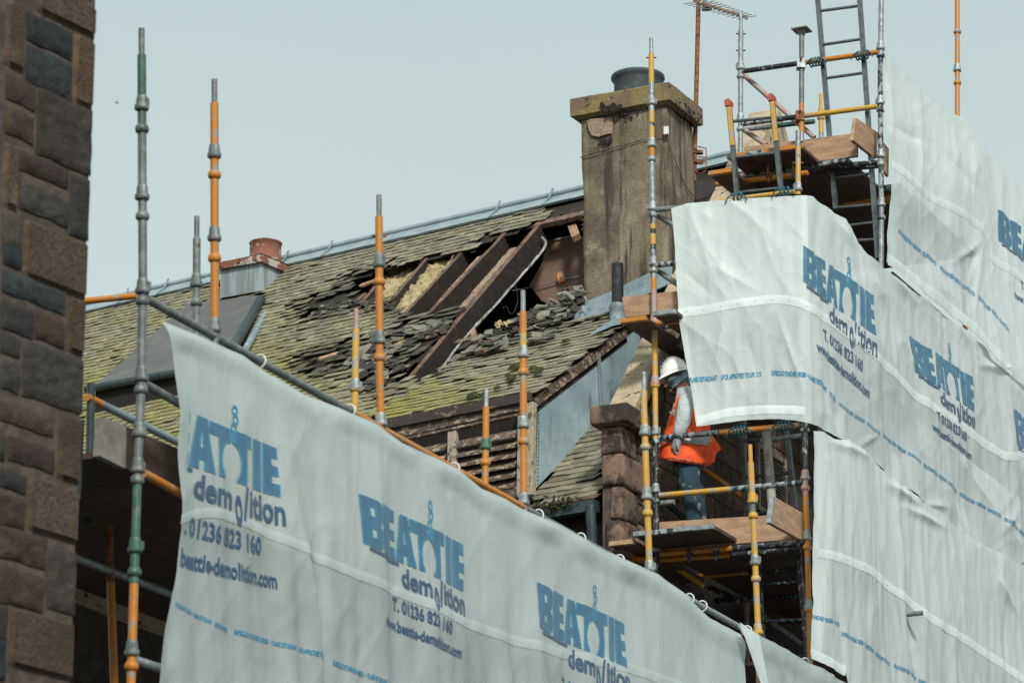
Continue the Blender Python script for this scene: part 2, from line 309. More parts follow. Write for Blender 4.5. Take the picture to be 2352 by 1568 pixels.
for k, (s1, z1, s2, z2, kd) in enumerate(stones):
    s1 += .007; s2 -= .007; z1 += .007; z2 -= .007
    s2 = min(s2, -.001)
    nx = max(3, int((s2 - s1) / .022)); ny = max(3, int((z2 - z1) / .022))
    if z1 < zmin - .5 or s2 < smin - .4 or z1 > zmax: nx, ny = 4, 4
    c = random.choice(COLS[kd]); fq_ = random.uniform(.52, .75); c = tuple(x * fq_ for x in c)
    vs = []; cols = []
    for jj in range(ny + 1):
        for ii in range(nx + 1):
            u = ii / nx; v = jj / ny; s = s1 + (s2 - s1) * u; zz = z1 + (z2 - z1) * v
            ed = min(u * (s2 - s1), (1 - u) * (s2 - s1), v * (z2 - z1), (1 - v) * (z2 - z1))
            P0 = (s * 9, zz * 9, k * 7.3)
            if kd == DT:
                inn = sst(.028, .045, ed); h = .018 + inn * .006
                h *= sst(-.001, .008, ed)
            else:
                h = .012 * sst(0, .016, ed) * (1 + .7 * nz(P0)) + .016 * nz((s * 20, zz * 34, k)) * sst(0, .03, ed) + .008
                s += .012 * nz((zz * 8, k, 1)) * (1 if u in (0, 1) else 0); zz += .012 * nz((s * 8, k, 5)) * (1 if v in (0, 1) else 0)
            vs.append(Vector((NW.x, NW.y, 0)) + WB * (s + edg(zz)) + Z * zz - wn_ * h)
            f = 1 + .25 * nz((s * 14, zz * 14, k)); cols.append((c[0] * f, c[1] * f, c[2] * f, 1))
    fs = [(j_*(nx+1)+i_, j_*(nx+1)+i_+1, (j_+1)*(nx+1)+i_+1, (j_+1)*(nx+1)+i_) for j_ in range(ny) for i_ in range(nx)]
    mb.add(vs, fs, M_stone, True, cols)
    if kd == DT and s2 - s1 > .09 and z2 - z1 > .09:      # tooled panel inside a smooth margin
        m_ = .02; q = [(s1+m_, z1+m_), (s2-m_, z1+m_), (s2-m_, z2-m_), (s1+m_, z2-m_)]
        mb.add([Vector((NW.x, NW.y, 0)) + WB*(a_+edg(b_)) + Z*b_ - wn_*.0265 for a_, b_ in q], [(0,1,2,3)], M_dress, False, [(c[0]*1.05, c[1]*1.05, c[2]*1.05, 1)]*4)
Wo = Vector((NW.x, NW.y, 0)); 
HT_ = zmax + 2.2; e0_, e1_ = Wo + WB*edg(1.01), Wo + WB*edg(HT_) + Z*HT_
mb.hexa([e0_ - WB*5, e0_, e0_ + wn_*4, e0_ + wn_*4 - WB*5, e1_ - WB*5, e1_, e1_ + wn_*4, e1_ + wn_*4 - WB*5], M_mortar)
mb.build('wall', bld)

# ------------------------------------------------------------------ tubes, poles and couplers
def cup(P, t, kind, parent, r):
    mb = MB(); a = t.normalized(); x = a.orthogonal().normalized(); y = a.cross(x)
    mt = {'g': M_galv, 'o': M_or, 'y': M_ye, 'd': M_dgrey, 'k': M_mott, 'n': M_green, 'p': M_pink}[kind[0]]
    if kind[-1] == 'r':       # plain welded ring
        prof = [(-.028, 1.0), (-.02, 1.45), (-.004, 1.62), (.014, 1.5), (.03, 1.08)]
    else:                     # locking cup: flared skirt under a narrower crown
        prof = [(-.045, 1.05), (-.043, 1.52), (-.032, 1.66), (-.012, 1.62), (-.008, 1.34), (.03, 1.26), (.045, 1.16), (.047, 1.0)]
    seg = 14; vs = []; fs = []
    for h, k in prof:
        for i in range(seg):
            an = 2 * pi * i / seg; rr = r * k * (1 + (.06 if i % 5 == 0 and kind[-1] != 'r' else 0)); vs.append(P - a * h * 1.0 * -1 + x * rr * cos(an) + y * rr * sin(an))
    for q in range(len(prof) - 1):
        for i in range(seg):
            i2 = (i + 1) % seg; fs.append((q*seg+i, q*seg+i2, (q+1)*seg+i2, (q+1)*seg+i))
    mb.add(vs, fs, mt, kind[-1] == 'r')
    if kind[-1] != 'r':
        an = random.uniform(0, 6.28); mb.obox(P + x * cos(an) * r * 1.4 + y * sin(an) * r * 1.4 - a * .02, x * .022, y * .022, a * .05, mt)
    return mb.build('cup_joint' if kind[-1] != 'r' else 'collar_ring', parent)
TR = .027
def pole(parent, pts, plane, secs, cups=(), spig=None, spm=None, foot=True, label=None, name='standard', r=TR, pins=()):
    """pts: picture points top to bottom; secs: [(material, until_y)]"""
    P0, n = plane
    def P(y):
        q = pts
        k = 0
        while k < len(q) - 2 and y > q[k+1][1]: k += 1
        t = (y - q[k][1]) / (q[k+1][1] - q[k][1]); return hit((q[k][0] + (q[k+1][0] - q[k][0]) * t, y), P0, n)
    mb = MB(); y = pts[0][1]
    if spig:
        mb.tube([P(y), P(spig)], r * .72, spm or M_galv, 10); y = spig
    for m, yu in secs:
        yb = [q[1] for q in pts if y < q[1] < yu]
        mb.tube([P(y)] + [P(v) for v in yb] + [P(yu)], r, m); y = yu
    b = P(y)
    if foot: mb.tube([b, Vector((b.x, b.y, 0.0))], r, secs[-1][0])
    for py in pins:
        c = P(py); mb.tube([c + Vector((-.05, 0, 0)), c + Vector((.05, 0, 0))], .008, M_rust, 6)
    o = mb.build(name, parent, label)
    ax = (P(pts[0][1]) - P(pts[-1][1]))
    for cy, kd in cups: cup(P(cy), ax, kd, o, r)
    return o
def bar(parent, p, q, plane, secs=None, m=M_galv, r=TR, name='ledger', label=None, plane2=None):
    a = hit(p, *plane); b = hit(q, *(plane2 or plane)); mb = MB()
    if secs:
        t0 = 0
        for mm, t in secs: mb.tube([a.lerp(b, t0), a.lerp(b, t)], r * (1 + .0), mm); t0 = t
    else: mb.tube([a, b], r, m)
    return mb.build(name, parent, label)
BAN = (PB + nB * .0, nB)           # front row of the banner scaffold stands just behind the cloth
FR = (PB + nB * .06, nB); BK = (PB + nB * 1.15, nB)
fs_ = thing('scaffold', 'low scaffold of orange and green tubes carrying the sloping three-logo banner', 'scaffold')
def ty(r, y): return T(r, 0, y)[1]
pole(fs_, [T('a',612,155),T('a',635,1250),T('b',622,300),T('b',612,650),T('b',598,1600)], (PB - nB * .02, nB), [(M_green, ty('a',480)), (M_green, ty('a',590)), (M_dgrey, ty('b',700)), (M_green, ty('b',1160)), (M_or, ty('b',1600))],
     [(ty('a',490),'d'),(ty('a',605),'nr'),(ty('a',890),'d'),(ty('a',995),'dr'),(ty('a',1310),'d'),(ty('a',1375),'dr'),(ty('b',240),'d'),(ty('b',310),'dr'),(ty('b',485),'d'),(ty('b',640),'d'),(ty('b',705),'dr'),(ty('b',990),'n'),(ty('b',1108),'nr'),(ty('b',1440),'d'),(ty('b',1520),'or')], ty('a',275), M_dgrey, label='tall green and grey pole nearest the stone corner')
pole(fs_, [T('a',942,378),T('a',962,1545)], FR, [(M_or, ty('a',1480)), (M_dgrey, ty('a',1545))], [(ty('a',700),'d'),(ty('a',805),'or'),(ty('a',1070),'d'),(ty('a',1178),'or'),(ty('a',1478),'d')], ty('a',485), M_dgrey, label='orange pole with grey spigot')
pole(fs_, [T('a',873,992),T('a',880,1568)], BK, [(M_dgrey, ty('a',1568))], [(ty('a',1280),'d'),(ty('a',1378),'dr')], ty('a',1090), M_dgrey, label='short grey pole')
pole(fs_, [T('c',1385,175),T('c',1412,1568),T('e',256,660)], FR, [(M_or, ty('e',560)), (M_dgrey, ty('e',660))], [(ty('c',690),'d'),(ty('c',855),'or'),(ty('c',1290),'d'),(ty('c',1448),'or'),(ty('e',560),'g')], ty('c',345), M_dgrey, pins=(ty('c',495),))
pole(fs_, [T('c',1222,1070),T('e',45,560)], BK, [(M_ye, ty('e',600))], [(ty('e',290),'g'),(ty('e',322),'yr')], ty('c',1228), M_pink)
pole(fs_, [T('e',1075,305),T('e',1078,1045)], BK, [(M_or, ty('e',1090))], [(ty('e',740),'n'),(ty('e',885),'or')], ty('e',450), M_galv)
pole(fs_, [T('d',1350,905),T('e',1382,1190)], FR, [(M_or, ty('d',1240)), (M_ye, ty('d',1370)), (M_galv, ty('e',60)), (M_or, ty('e',1165)), (M_pink, ty('e',1240))], [(ty('d',1385),'g'),(ty('e',172),'or'),(ty('e',565),'g'),(ty('e',715),'or'),(ty('e',1165),'g')], ty('d',1070), M_galv)
pole(fs_, [T('i',400,1075),T('j',437,0),T('j',492,1080)], FR, [(M_ye, ty('j',1025)), (M_pink, ty('j',1080))], [(ty('j',175),'g'),(ty('j',280),'yr'),(ty('j',575),'g'),(ty('j',695),'yr'),(ty('j',1025),'g')], ty('i',1245), M_galv, label='yellow pole with flat galvanised spigot in front of the worker')
pole(fs_, [T('j',1108,255),T('j',1180,1470)], FR, [(M_ye, ty('j',560)), (M_dgrey, ty('j',720)), (M_ye, ty('j',980)), (M_ye, ty('j',1420)), (M_pink, ty('j',1480))], [(ty('j',590),'y'),(ty('j',700),'yr'),(ty('j',975),'g'),(ty('j',1095),'yr'),(ty('j',1410),'y')], ty('j',365), M_ye, label='leaning yellow and grey mottled pole')
# front top rail and others
e0 = T('a',655,1365); e9 = T('m',2190,880)
seg = [(M_dgrey, .095), (M_dgrey, .205), (M_or, .345), (M_or, .415), (M_dgrey, .563), (M_pink, .60), (M_galv, .93), (M_galv, 1)]
bar(fs_, e0, (e9[0]+120, e9[1]+65), FR, seg, name='top_rail', label='sloping top rail the banner is tied to')
bar(fs_, T('a',330,1384), T('a',612,1352), (PB - nB*.02, nA), m=M_or, name='transom')
bar(fs_, T('b',385,345), T('b',900,590), BK, [(M_or, .12), (M_lead, 1)], name='ledger')
bar(fs_, T('b',640,285), T('b',1400,700), FR, m=M_dgrey)
bar(fs_, T('b',640,675), T('b',1400,1080), FR, [(M_or, 1)])
bar(fs_, T('b',300,1030), T('b',900,1250), BK, m=M_galv)
bar(fs_, T('b',330,1505), T('b',520,1490), (PB, nA), m=M_green, name='transom')
bar(fs_, T('b',605,1490), T('b',740,1530), FR, m=M_galv, name='ledger')
bar(fs_, T('b',480,712), T('b',525,1600), BK, [(M_or, .22), (M_rust, .5), (M_or, 1)], name='brace', label='thin rusty orange raker')
bar(fs_, T('b',402,285), T('b',402,900), BK, m=M_plastic, name='standard')
# fascia board of the lower platform
def quadslab(name, parent, pts, plane, th, m, nrm=None, label=None):
    P = [hit(p, *plane) for p in pts]; n = (nrm or plane[1]).normalized() * th
    mb = MB(); mb.hexa([P[0], P[1], P[2], P[3], P[0]+n, P[1]+n, P[2]+n, P[3]+n], m); return mb.build(name, parent, label)
PLF = (PB + nB * .3, nB)
quadslab('fascia_board', fs_, [T('b',455,430), T('b',560,470), T('b',560,655), T('b',445,600)], PLF, .05, M_bgrey)
quadslab('fascia_board', fs_, [T('b',562,472), T('b',1000,650), T('b',1000,850), T('b',562,656)], PLF, .05, M_boardu)
mb = MB(); zb = hit(T('b',600,660), *PLF).z; zt = hit(T('b',600,470), *PLF).z
p0 = hit(T('b',445,600), *PLF); Pd = Vector((p0.x, p0.y, zb - .02)) + nB * .06
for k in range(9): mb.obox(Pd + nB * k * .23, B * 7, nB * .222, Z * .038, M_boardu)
mb.build('deck', fs_)
mb = MB()
for k in range(3): mb.obox(Pd + nB * (.1 + .4 * k) + Z * -2.0, B * 7, nB * .3, Z * .038, M_boardu)
mb.build('lower_deck', fs_)
HRD = (PB + nB * 2.3, nB)
quadslab('hoarding', fs_, [T('b',300,1130), T('b',1100,1400), T('b',1100,1500), T('b',300,1225)], HRD, .03, M_skewl)
quadslab('hoarding', fs_, [T('b',300,1235), T('b',1100,1510), T('b',1100,2600), T('b',300,2400)], HRD, .03, M_mortar)
mb = MB(); mb.obox(hit(T('b',400,440), *PLF) + nB*.12, (hit(T('b',450,430), *PLF) - hit(T('b',400,440), *PLF)), nB * .05, Z * -.5, M_plastic); mb.build('post_block', fs_)

# ------------------------------------------------------------------ sheets
def nz3(x, y, z): return noise.noise(Vector((x, y, z)))
def homog(c):      # unit square (u right, v down) -> picture, from TL,TR,BR,BL
    (x0,y0),(x1,y1),(x2,y2),(x3,y3) = c
    sx = x0-x1+x2-x3; sy = y0-y1+y2-y3; dx1 = x1-x2; dx2 = x3-x2; dy1 = y1-y2; dy2 = y3-y2; D = dx1*dy2-dx2*dy1
    gg = (sx*dy2-dx2*sy)/D; hh = (dx1*sy-sx*dy1)/D
    a = x1-x0+gg*x1; b = x3-x0+hh*x3; d = y1-y0+gg*y1; e_ = y3-y0+hh*y3
    return lambda u, v: ((a*u+b*v+x0)/(gg*u+hh*v+1), (d*u+e_*v+y0)/(gg*u+hh*v+1))
def plf(pts):
    ds = [0]
    for i in range(1, len(pts)): ds.append(ds[-1] + sqrt((pts[i][0]-pts[i-1][0])**2 + (pts[i][1]-pts[i-1][1])**2))
    def f(t):
        d = t * ds[-1]; k = 0
        while k < len(ds) - 2 and d > ds[k+1]: k += 1
        q = (d - ds[k]) / (ds[k+1] - ds[k]); return (pts[k][0] + (pts[k+1][0]-pts[k][0])*q, pts[k][1] + (pts[k+1][1]-pts[k][1])*q)
    f.len = ds[-1]; return f
def smooth_poly(pts, it=2):
    for _ in range(it):
        q = [pts[0]]
        for i in range(len(pts)-1):
            a, b = pts[i], pts[i+1]; q += [(a[0]*.75+b[0]*.25, a[1]*.75+b[1]*.25), (a[0]*.25+b[0]*.75, a[1]*.25+b[1]*.75)]
        q.append(pts[-1]); pts = q
    return pts
class Sheet:
    def __init__(s, P0, n, along, disp, seam=None): s.P0 = P0; s.n = n; s.al = along; s.disp = disp; s.seam = seam; s.edge = None; s.ew = 0
    def clr(s, p):
        if s.edge:
            for a, b in zip(s.edge, s.edge[1:]):
                if a[1] <= p[1] <= b[1]:
                    if p[0] - (a[0] + (b[0]-a[0])*(p[1]-a[1])/(b[1]-a[1]+1e-6)) < s.ew: return .08
        if not s.seam: return .6
        q = s.seam; y = q[0][1] if p[0] < q[0][0] else q[-1][1]
        for a, b in zip(q, q[1:]):
            if a[0] <= p[0] <= b[0]: y = a[1] + (b[1]-a[1])*(p[0]-a[0])/(b[0]-a[0]+1e-6)
        return .38 + .62*sst(-2, 6, p[1]-y)
    def base(s, p): return hit(p, s.P0, s.n), s.n
    def pt(s, p, off=0.0):
        P, n = s.base(p); sx = (P - s.P0).dot(s.al); return P - n * (s.disp(sx, P.z, p) + off), sx, P.z
def grid_sheet(name, parent, sh, top, bot, lef, rig, nu, nv, m, off=0.0):
    tf, bf, lf, rf = map(plf, (top, bot, lef, rig)); mb = MB(); vs = []; cols = []
    for j_ in range(nv + 1):
        v = j_ / nv
        for i_ in range(nu + 1):
            u = i_ / nu; t_, b_, l_, r_ = tf(u), bf(u), lf(v), rf(v)
            p = [ (1-v)*t_[k] + v*b_[k] + (1-u)*l_[k] + u*r_[k] - ((1-u)*(1-v)*top[0][k] + u*(1-v)*top[-1][k] + (1-u)*v*bot[0][k] + u*v*bot[-1][k]) for k in (0, 1)]
            P, sx, zz = sh.pt(p, off); vs.append(P); cols.append((sx + 40, zz, sh.clr(p), 1))
    fs = [(j_*(nu+1)+i_, (j_+1)*(nu+1)+i_, (j_+1)*(nu+1)+i_+1, j_*(nu+1)+i_+1) for j_ in range(nv) for i_ in range(nu)]
    mb.add(vs, fs, m, True, cols); return mb.build(name, parent)
def band(parent, sh, pts, w, name='seam_band', off=.003, m=None, rivets=True):
    f = plf(smooth_poly(pts)); n = int(f.len / 6) + 2; mb = MB(); vs = []; cols = []
    for i_ in range(n + 1):
        p = f(i_ / n)
        for k in range(4):
            P, sx, zz = sh.pt((p[0], p[1] + (k/3 - .5) * w), off + .002 * (k in (1, 2))); vs.append(P); cols.append((sx+40, zz, .5, 1))
    mb.add(vs, [(i_*4+k, i_*4+k+1, i_*4+k+5, i_*4+k+4) for i_ in range(n) for k in range(3)], m or M_band, True, cols)
    if rivets:
        for i_ in range(int(f.len / 40)):
            p = f(min(1, (i_ + .5) * 40 / f.len))
            P, _, _ = sh.pt(p, off + .004); nn = sh.base(p)[1]; mb.tube([P, P - nn * .003], .0045, M_galv, 7)
    return mb.build(name, parent)
def text_geo(txt, bold=.0):
    cu = bpy.data.curves.new('t', 'FONT'); cu.body = txt; cu.resolution_u = 3; cu.offset = bold; o = bpy.data.objects.new('t', cu); COL.objects.link(o)
    dg = bpy.context.evaluated_depsgraph_get(); me = bpy.data.meshes.new_from_object(o.evaluated_get(dg)); bpy.data.objects.remove(o)
    v = [(q.co.x, q.co.y) for q in me.vertices]; f = [tuple(p.vertices) for p in me.polygons]; bpy.data.meshes.remove(me)
    x0, x1 = min(q[0] for q in v), max(q[0] for q in v); y0, y1 = min(q[1] for q in v), max(q[1] for q in v)
    return [((q[0]-x0)/(x1-x0), (q[1]-y0)/(y1-y0)) for q in v], f
TG = {}
def tg(t, b=.0):
    if (t, b) not in TG: TG[(t, b)] = text_geo(t, b)
    return TG[(t, b)]
def put_text(mb, sh, mp, txt, u0, u1, v0, v1, m, bold, off, clip=None):
    v, f = tg(txt, bold); pts = [mp(u0 + (u1-u0)*x, v1 - (v1-v0)*y) for x, y in v]
    if clip: f = [q for q in f if all(clip(pts[k]) for k in q)]
    mb.add([sh.pt(p, off)[0] for p in pts], f, m)
def inlogo(x, y):      # x 0..1, y 0..1 down: heavy block capitals B E A T T I E, a ball cut out under the two Ts
    def rc(a, b, c, d): return a <= x <= b and c <= y <= d
    ex, ey = (x - .638) / .068, (y - .66) / .385
    if ex*ex + ey*ey < 1 or (y > .66 and abs(ex) < .62 + .5*(1-y)): return False
    if x <= .188:
        if x > .135:
            yy = abs(y - .25) / .25 if y < .5 else abs(y - .75) / .25
            if (x - .135) / .053 > sqrt(max(0, 1 - yy ** 3)) + .02: return False
        return not (rc(.085, .118, .17, .36) or rc(.085, .118, .62, .80))
    if rc(.197, .338, 0, 1): return not (x > .285 and (.24 < y < .40 or .61 < y < .77))
    if rc(.343, .525, 0, 1):
        if .388 - .045 * y <= x <= min(.462 + .058 * y, .525):
            return not ((y > .82 and .415 < x < .448) or (abs(x - .428) < .003 + .016 * (y - .30) and .30 < y < .60))
        return rc(.475, .525, 0, .25)
    if rc(.525, .636, 0, .25) or rc(.54, .636, .25, 1): return True
    if rc(.645, .792, 0, .25) or rc(.645, .752, .25, 1): return True
    if rc(.803, .872, 0, 1): return True
    if rc(.883, 1.0, 0, 1): return not (x > .955 and (.24 < y < .40 or .61 < y < .77))
    return False
def logo(parent, sh, corners, clip=None, lines=True, off=.006, fade=False):
    mp = homog(corners); mb = MB(); NX, NY = 190, 64
    ins = [[inlogo((i_+.5)/NX, (j_+.5)/NY) for i_ in range(NX)] for j_ in range(NY)]
    vid = {}; vs = []; fb = []; fc = []
    def V(i_, j_):
        if (i_, j_) not in vid: vid[(i_, j_)] = len(vs); vs.append(mp(i_/NX, j_/NY))
        return vid[(i_, j_)]
    def isin(i_, j_): return 0 <= i_ < NX and 0 <= j_ < NY and ins[j_][i_]
    for j_ in range(NY):
        for i_ in range(NX):
            if not ins[j_][i_]: continue
            edge = not all(isin(i_+dx, j_+dy) for dx, dy in ((2,0),(-2,0),(0,1),(0,-1),(1,1),(-1,-1)))
            q = (V(i_, j_), V(i_, j_+1), V(i_+1, j_+1), V(i_+1, j_)); (fc if edge else fb).append(q)
    P = [sh.pt(p, off)[0] for p in vs]
    if clip: fb = [q for q in fb if all(clip(vs[k]) for k in q)]; fc = [q for q in fc if all(clip(vs[k]) for k in q)]
    mb.add(P, fb, I_blue); mb.add(P, fc, I_cyan)
    # chain of links above the ball
    for k in range(4):
        cx, cy = .662 + .008 * (k % 2) - .004*k, -.50 + .20 * k + .06
        n = 14; vv = []; 
        for q in range(n):
            a = 2*pi*q/n
            for rr in (.55, 1): vv.append(sh.pt(mp(cx + rr*.020*cos(a), cy + rr*.115*sin(a)), off + .001)[0])
        mb.add(vv, [(2*q, 2*q+1, (2*q+3) % (2*n), (2*q+2) % (2*n)) for q in range(n)], I_cyan)
    ul = [mp(.045 + .325*t, 1.035 + .07*w) for t in [i_/10 for i_ in range(11)] for w in (0, 1)]
    f = [(2*i_, 2*i_+1, 2*i_+3, 2*i_+2) for i_ in range(10)]
    if clip: f = [q for q in f if all(clip(ul[k]) for k in q)]
    mb.add([sh.pt(p, off)[0] for p in ul], f, I_dark)
    o = mb.build('printed_logo', parent)
    if lines:
        mb = MB()
        for t, u0, u1, v0, v1, mm in (('dem', .385, .65, 1.09, 1.53, I_dark), ('ition', .775, 1.02, 1.07, 1.55, I_dark), ('T. 01236 823 160', .29, .855, 1.84, 2.15, I_navy), ('www.beattie-demolition.com', .17, .96, 2.36, 2.63, I_navy)):
            put_text(mb, sh, mp, t, u0, u1, v0, v1, mm, .028, off, clip)
        mp2 = lambda u, v: mp(.664 + .046*u + .016*v, 1.17 + .60*v)     # the dropped, slanted o and l
        put_text(mb, sh, mp2, 'o', 0, 1, .1, 1, I_dark, .035, off, clip)
        mp3 = lambda u, v: mp(.745 + .018*u - .018*v, 1.03 + .62*v)
        put_text(mb, sh, mp3, 'l', 0, 1, 0, 1, I_dark, .035, off, clip)
        mb.build('printed_lettering', parent)
    return o
TAPE = 'SUPERCLAD STANDARD 180GSM  \u2022  FLAME RETARDANT     LPCB APPROVED TO LPS 1215'
def tape(parent, sh, pts, h, txt=TAPE, clip=None, off=.004, m=None):
    f = plf(pts); v, fc = tg(txt, .04); P = []
    for x, y in v:
        p = f(min(1, max(0, x))); P.append((p[0], p[1] + h * (.5 - y)))
    if clip: fc = [q for q in fc if all(clip(P[k]) for k in q)]
    mb = MB(); mb.add([sh.pt(p, off)[0] for p in P], fc, m or I_cyan); return mb.build('printed_tape_text', parent)
def tie(parent, P, ax, r=.045):
    a = ax.normalized(); x = a.orthogonal().normalized(); y = a.cross(x); mb = MB()
    mb.tube([P + x*r*cos(t*pi/6) + y*r*sin(t*pi/6) for t in range(13)], .006, M_tie, 6, False); return mb.build('cable_tie', parent)

def ridgeline(p, a, b, w):      # crease between two picture points
    vx, vy = b[0]-a[0], b[1]-a[1]; t = ((p[0]-a[0])*vx + (p[1]-a[1])*vy) / (vx*vx+vy*vy)
    if t < 0 or t > 1: return 0
    dx, dy = p[0]-a[0]-vx*t, p[1]-a[1]-vy*t; d = sqrt(dx*dx+dy*dy) / (w*1.3); return (max(0, 1 - d) ** 2) * sin(pi*t) ** 1.5 * .75
def crinkle(s, z, k):      # sharp thin creases
    a = s*.8 + z*.6; b = -s*.6 + z*.8; c = s*.75 - z*.66
    return .020*(1-abs(nz3(s*1.1 + .4*z, z*.8, k)*2))**3 + .010*(1-abs(nz3(a*1.9, b*.9, k+5)*2))**4 + .007*(1-abs(nz3(c*2.6, z*1.2, k+9)*2))**4 + .0035*(1-abs(nz3(a*6, b*4, k+3)*2))**3
# the long printed banner
LEFTX = [(372,750),(392,822),(404,950),(412,1100),(419,1230),(414,1330),(400,1440),(386,1515),(372,1585),(350,1750)]
def leftx(y):
    for a, b in zip(LEFTX, LEFTX[1:]):
        if a[1] <= y <= b[1]: return a[0] + (b[0]-a[0])*(y-a[1])/(b[1]-a[1])
    return 372
TOPB = [(372,750),(440,775),(497,800),(560,826),(620,868),(700,912),(770,938),(830,962),(878,984),(930,1022),(1000,1052),(1060,1080),(1110,1122),(1170,1146),(1215,1172),(1300,1206),(1380,1252),(1450,1282),(1520,1312),(1590,1362),(1640,1412),(1712,1447)]
def topy(x):
    for a, b in zip(TOPB, TOPB[1:]):
        if a[0] <= x <= b[0]: return a[1] + (b[1]-a[1])*(x-a[0])/(b[0]-a[0])
    return 1447 + (x-1712)*.53 if x > 1712 else 750
def dban(s, z, p):
    dt = p[1] - topy(p[0]); t = sst(0, 60, dt); low = sst(60, 500, dt)
    d = .05 * t * nz3(s*.8, z*.5, 3) + .02 * nz3(s*2.2, z*.6, 8) * t
    d += .028 * sst(0, 18, dt) * (1 - sst(22, 62, dt)) * (.7 + .9*nz3(s*2.6, 1, 4))         # rolled hem along the rail
    fold = nz3(s*4.5 + z*.55, z*.2, 12); d += (.012 + .035*low) * fold
    d += .06 * max(0, 1 - abs(s + 3.35 + (z-6.6)*.35) / .16) * low                          # the long crease by the first logo
    d += crinkle(s*.8, z*.6, 70) * t * .9
    w = 1 - sst(0, 45, p[0] - leftx(p[1])); d += .05 * w * nz3(z*2.5, 0, 2)
    return d
SEAMB = [(415,1205)] + TT('l',(330,640),(520,690),(680,770),(900,880),(1200,1000),(1500,1110),(1941,1310)) + [(1560,1552),(1700,1640)]
shB = Sheet(PB - nB*.045, nB, B, dban, SEAMB)
ban = thing('printed_sheet', 'long white sheet with three blue logos, tied along the sloping front rail', 'sheeting', group='white sheets hung on the scaffolding')
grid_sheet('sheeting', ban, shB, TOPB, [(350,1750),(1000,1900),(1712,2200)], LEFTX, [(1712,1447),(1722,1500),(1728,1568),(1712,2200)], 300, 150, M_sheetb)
clipL = lambda p: p[0] > leftx(p[1]) + 3
def cx(*q): return [T(*r) for r in q]
logo(ban, shB, cx(('l',-66,-23),('l',690,290),('l',708,560),('l',-98,278)), lambda p: clipL(p) and p[0] > 433-(p[1]-953.7)*.0525)
logo(ban, shB, cx(('l',1160,530),('l',1757,805),('l',1760,1062),('l',1183,805)))
logo(ban, shB, cx(('m',412,350),('m',965,605),('m',972,885),('m',424,632)))
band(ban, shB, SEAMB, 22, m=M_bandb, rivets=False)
tape(ban, shB, TT('l',(172,1160),(460,1300)), 11, 'STANDARD 180GSM  \u2022  FLAME RETARDANT     LPCB APPROVED', clipL)
tape(ban, shB, TT('l',(500,1305),(980,1450)), 12, clip=clipL); tape(ban, shB, TT('l',(1025,1470),(1500,1640)), 12)
railP = lambda x: hit((x, e0[1] + (x - e0[0]) * (e9[1]-e0[1])/(e9[0]-e0[0])), *FR)
for x in (597, 805, 1047, 1242, 1340, 1430): tie(ban, railP(x), B)
# flap at the torn joint
ban2 = thing('printed_sheet', 'plain white sheet piece past the dark slit at the low end of the sloping rail', 'sheeting', group='white sheets hung on the scaffolding')
def dban2(s, z, p): return crinkle(s*1.5, z, 60) + .03*nz3(s*2, z*.8, 31) + .018*nz3(s*6, z*1.5, 3) + .03 * (1 - sst(0, 40, p[1]-(1447+(p[0]-1712)*.535)))
shB2 = Sheet(PB - nB*.07, nB, B, dban2)
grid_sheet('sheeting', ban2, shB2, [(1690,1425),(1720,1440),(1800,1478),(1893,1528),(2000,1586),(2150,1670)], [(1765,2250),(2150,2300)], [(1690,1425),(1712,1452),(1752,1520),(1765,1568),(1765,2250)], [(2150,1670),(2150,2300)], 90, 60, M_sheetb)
mb = MB()
P = [shB2.pt(p, .03)[0] for p in ((1688,1422),(1736,1450),(1768,1568),(1775,1620),(1742,1540))]
mb.add(P, [(0,1,2,4),(4,2,3)], M_band); mb.build('folded_flap', ban2)
for x in (1592, 1622, 1726, 1860): tie(ban2, railP(x), B)

# sheeting wrapped round the tall scaffold: middle sheet (front and side)
OFF = .085
CRN = sc(-OFF, -OFF, 0)
def cornx(y):
    P0 = proj(CRN + Z*8); P1 = proj(CRN + Z*13); return P0[0] + (P1[0]-P0[0])*(y-P0[1])/(P1[1]-P0[1])
class Wrap(Sheet):
    def base(s, p):
        return (hit(p, CRN, nA), nA) if p[0] < cornx(p[1]) else (hit(p, CRN, nB), nB)
    def pt(s, p, off=0.0):
        P, n = s.base(p); d = p[0] - cornx(p[1]); front = d < 0
        q = P - CRN; sx = (q.dot(B) if not front else -q.dot(A)); w = sst(0, 14, abs(d))
        o = s.disp(sx, P.z, p) * w + off
        P2 = P - n * o
        if abs(d) < 14: P2 = P - (nA if not front else nB) * (1-w) * off * .7 - n * o
        return P2, sx, P.z
CR_M = [(T('i',1560,450),T('i',1860,1300),16,.03),(T('i',1130,510),T('i',1010,1150),26,.035),(T('i',1830,460),T('i',1600,980),20,-.02),(T('i',1300,650),T('i',1420,1150),30,-.03),(T('i',900,60),T('i',1500,380),22,.022),(T('i',700,130),T('i',1050,420),26,-.02),
        ((1600,478),(1640,500),24,.02),((1900,470),(1960,560),18,.04),((1980,600),(2040,700),22,.03),((1870,700),(1900,900),14,.03),(T('k',420,340),T('k',560,255),10,.03),(T('k',760,620),T('k',900,640),18,.05),(T('k',1150,800),T('k',1269,610),18,.04),(T('k',700,350),T('k',760,600),12,.03),(T('k',620,330),T('k',650,420),12,-.02),((2180,700),(2230,790),18,.05),((2230,820),(2352,830),14,.045),((2020,600),(2120,690),16,.04),((1905,900),(1925,990),14,-.05)]
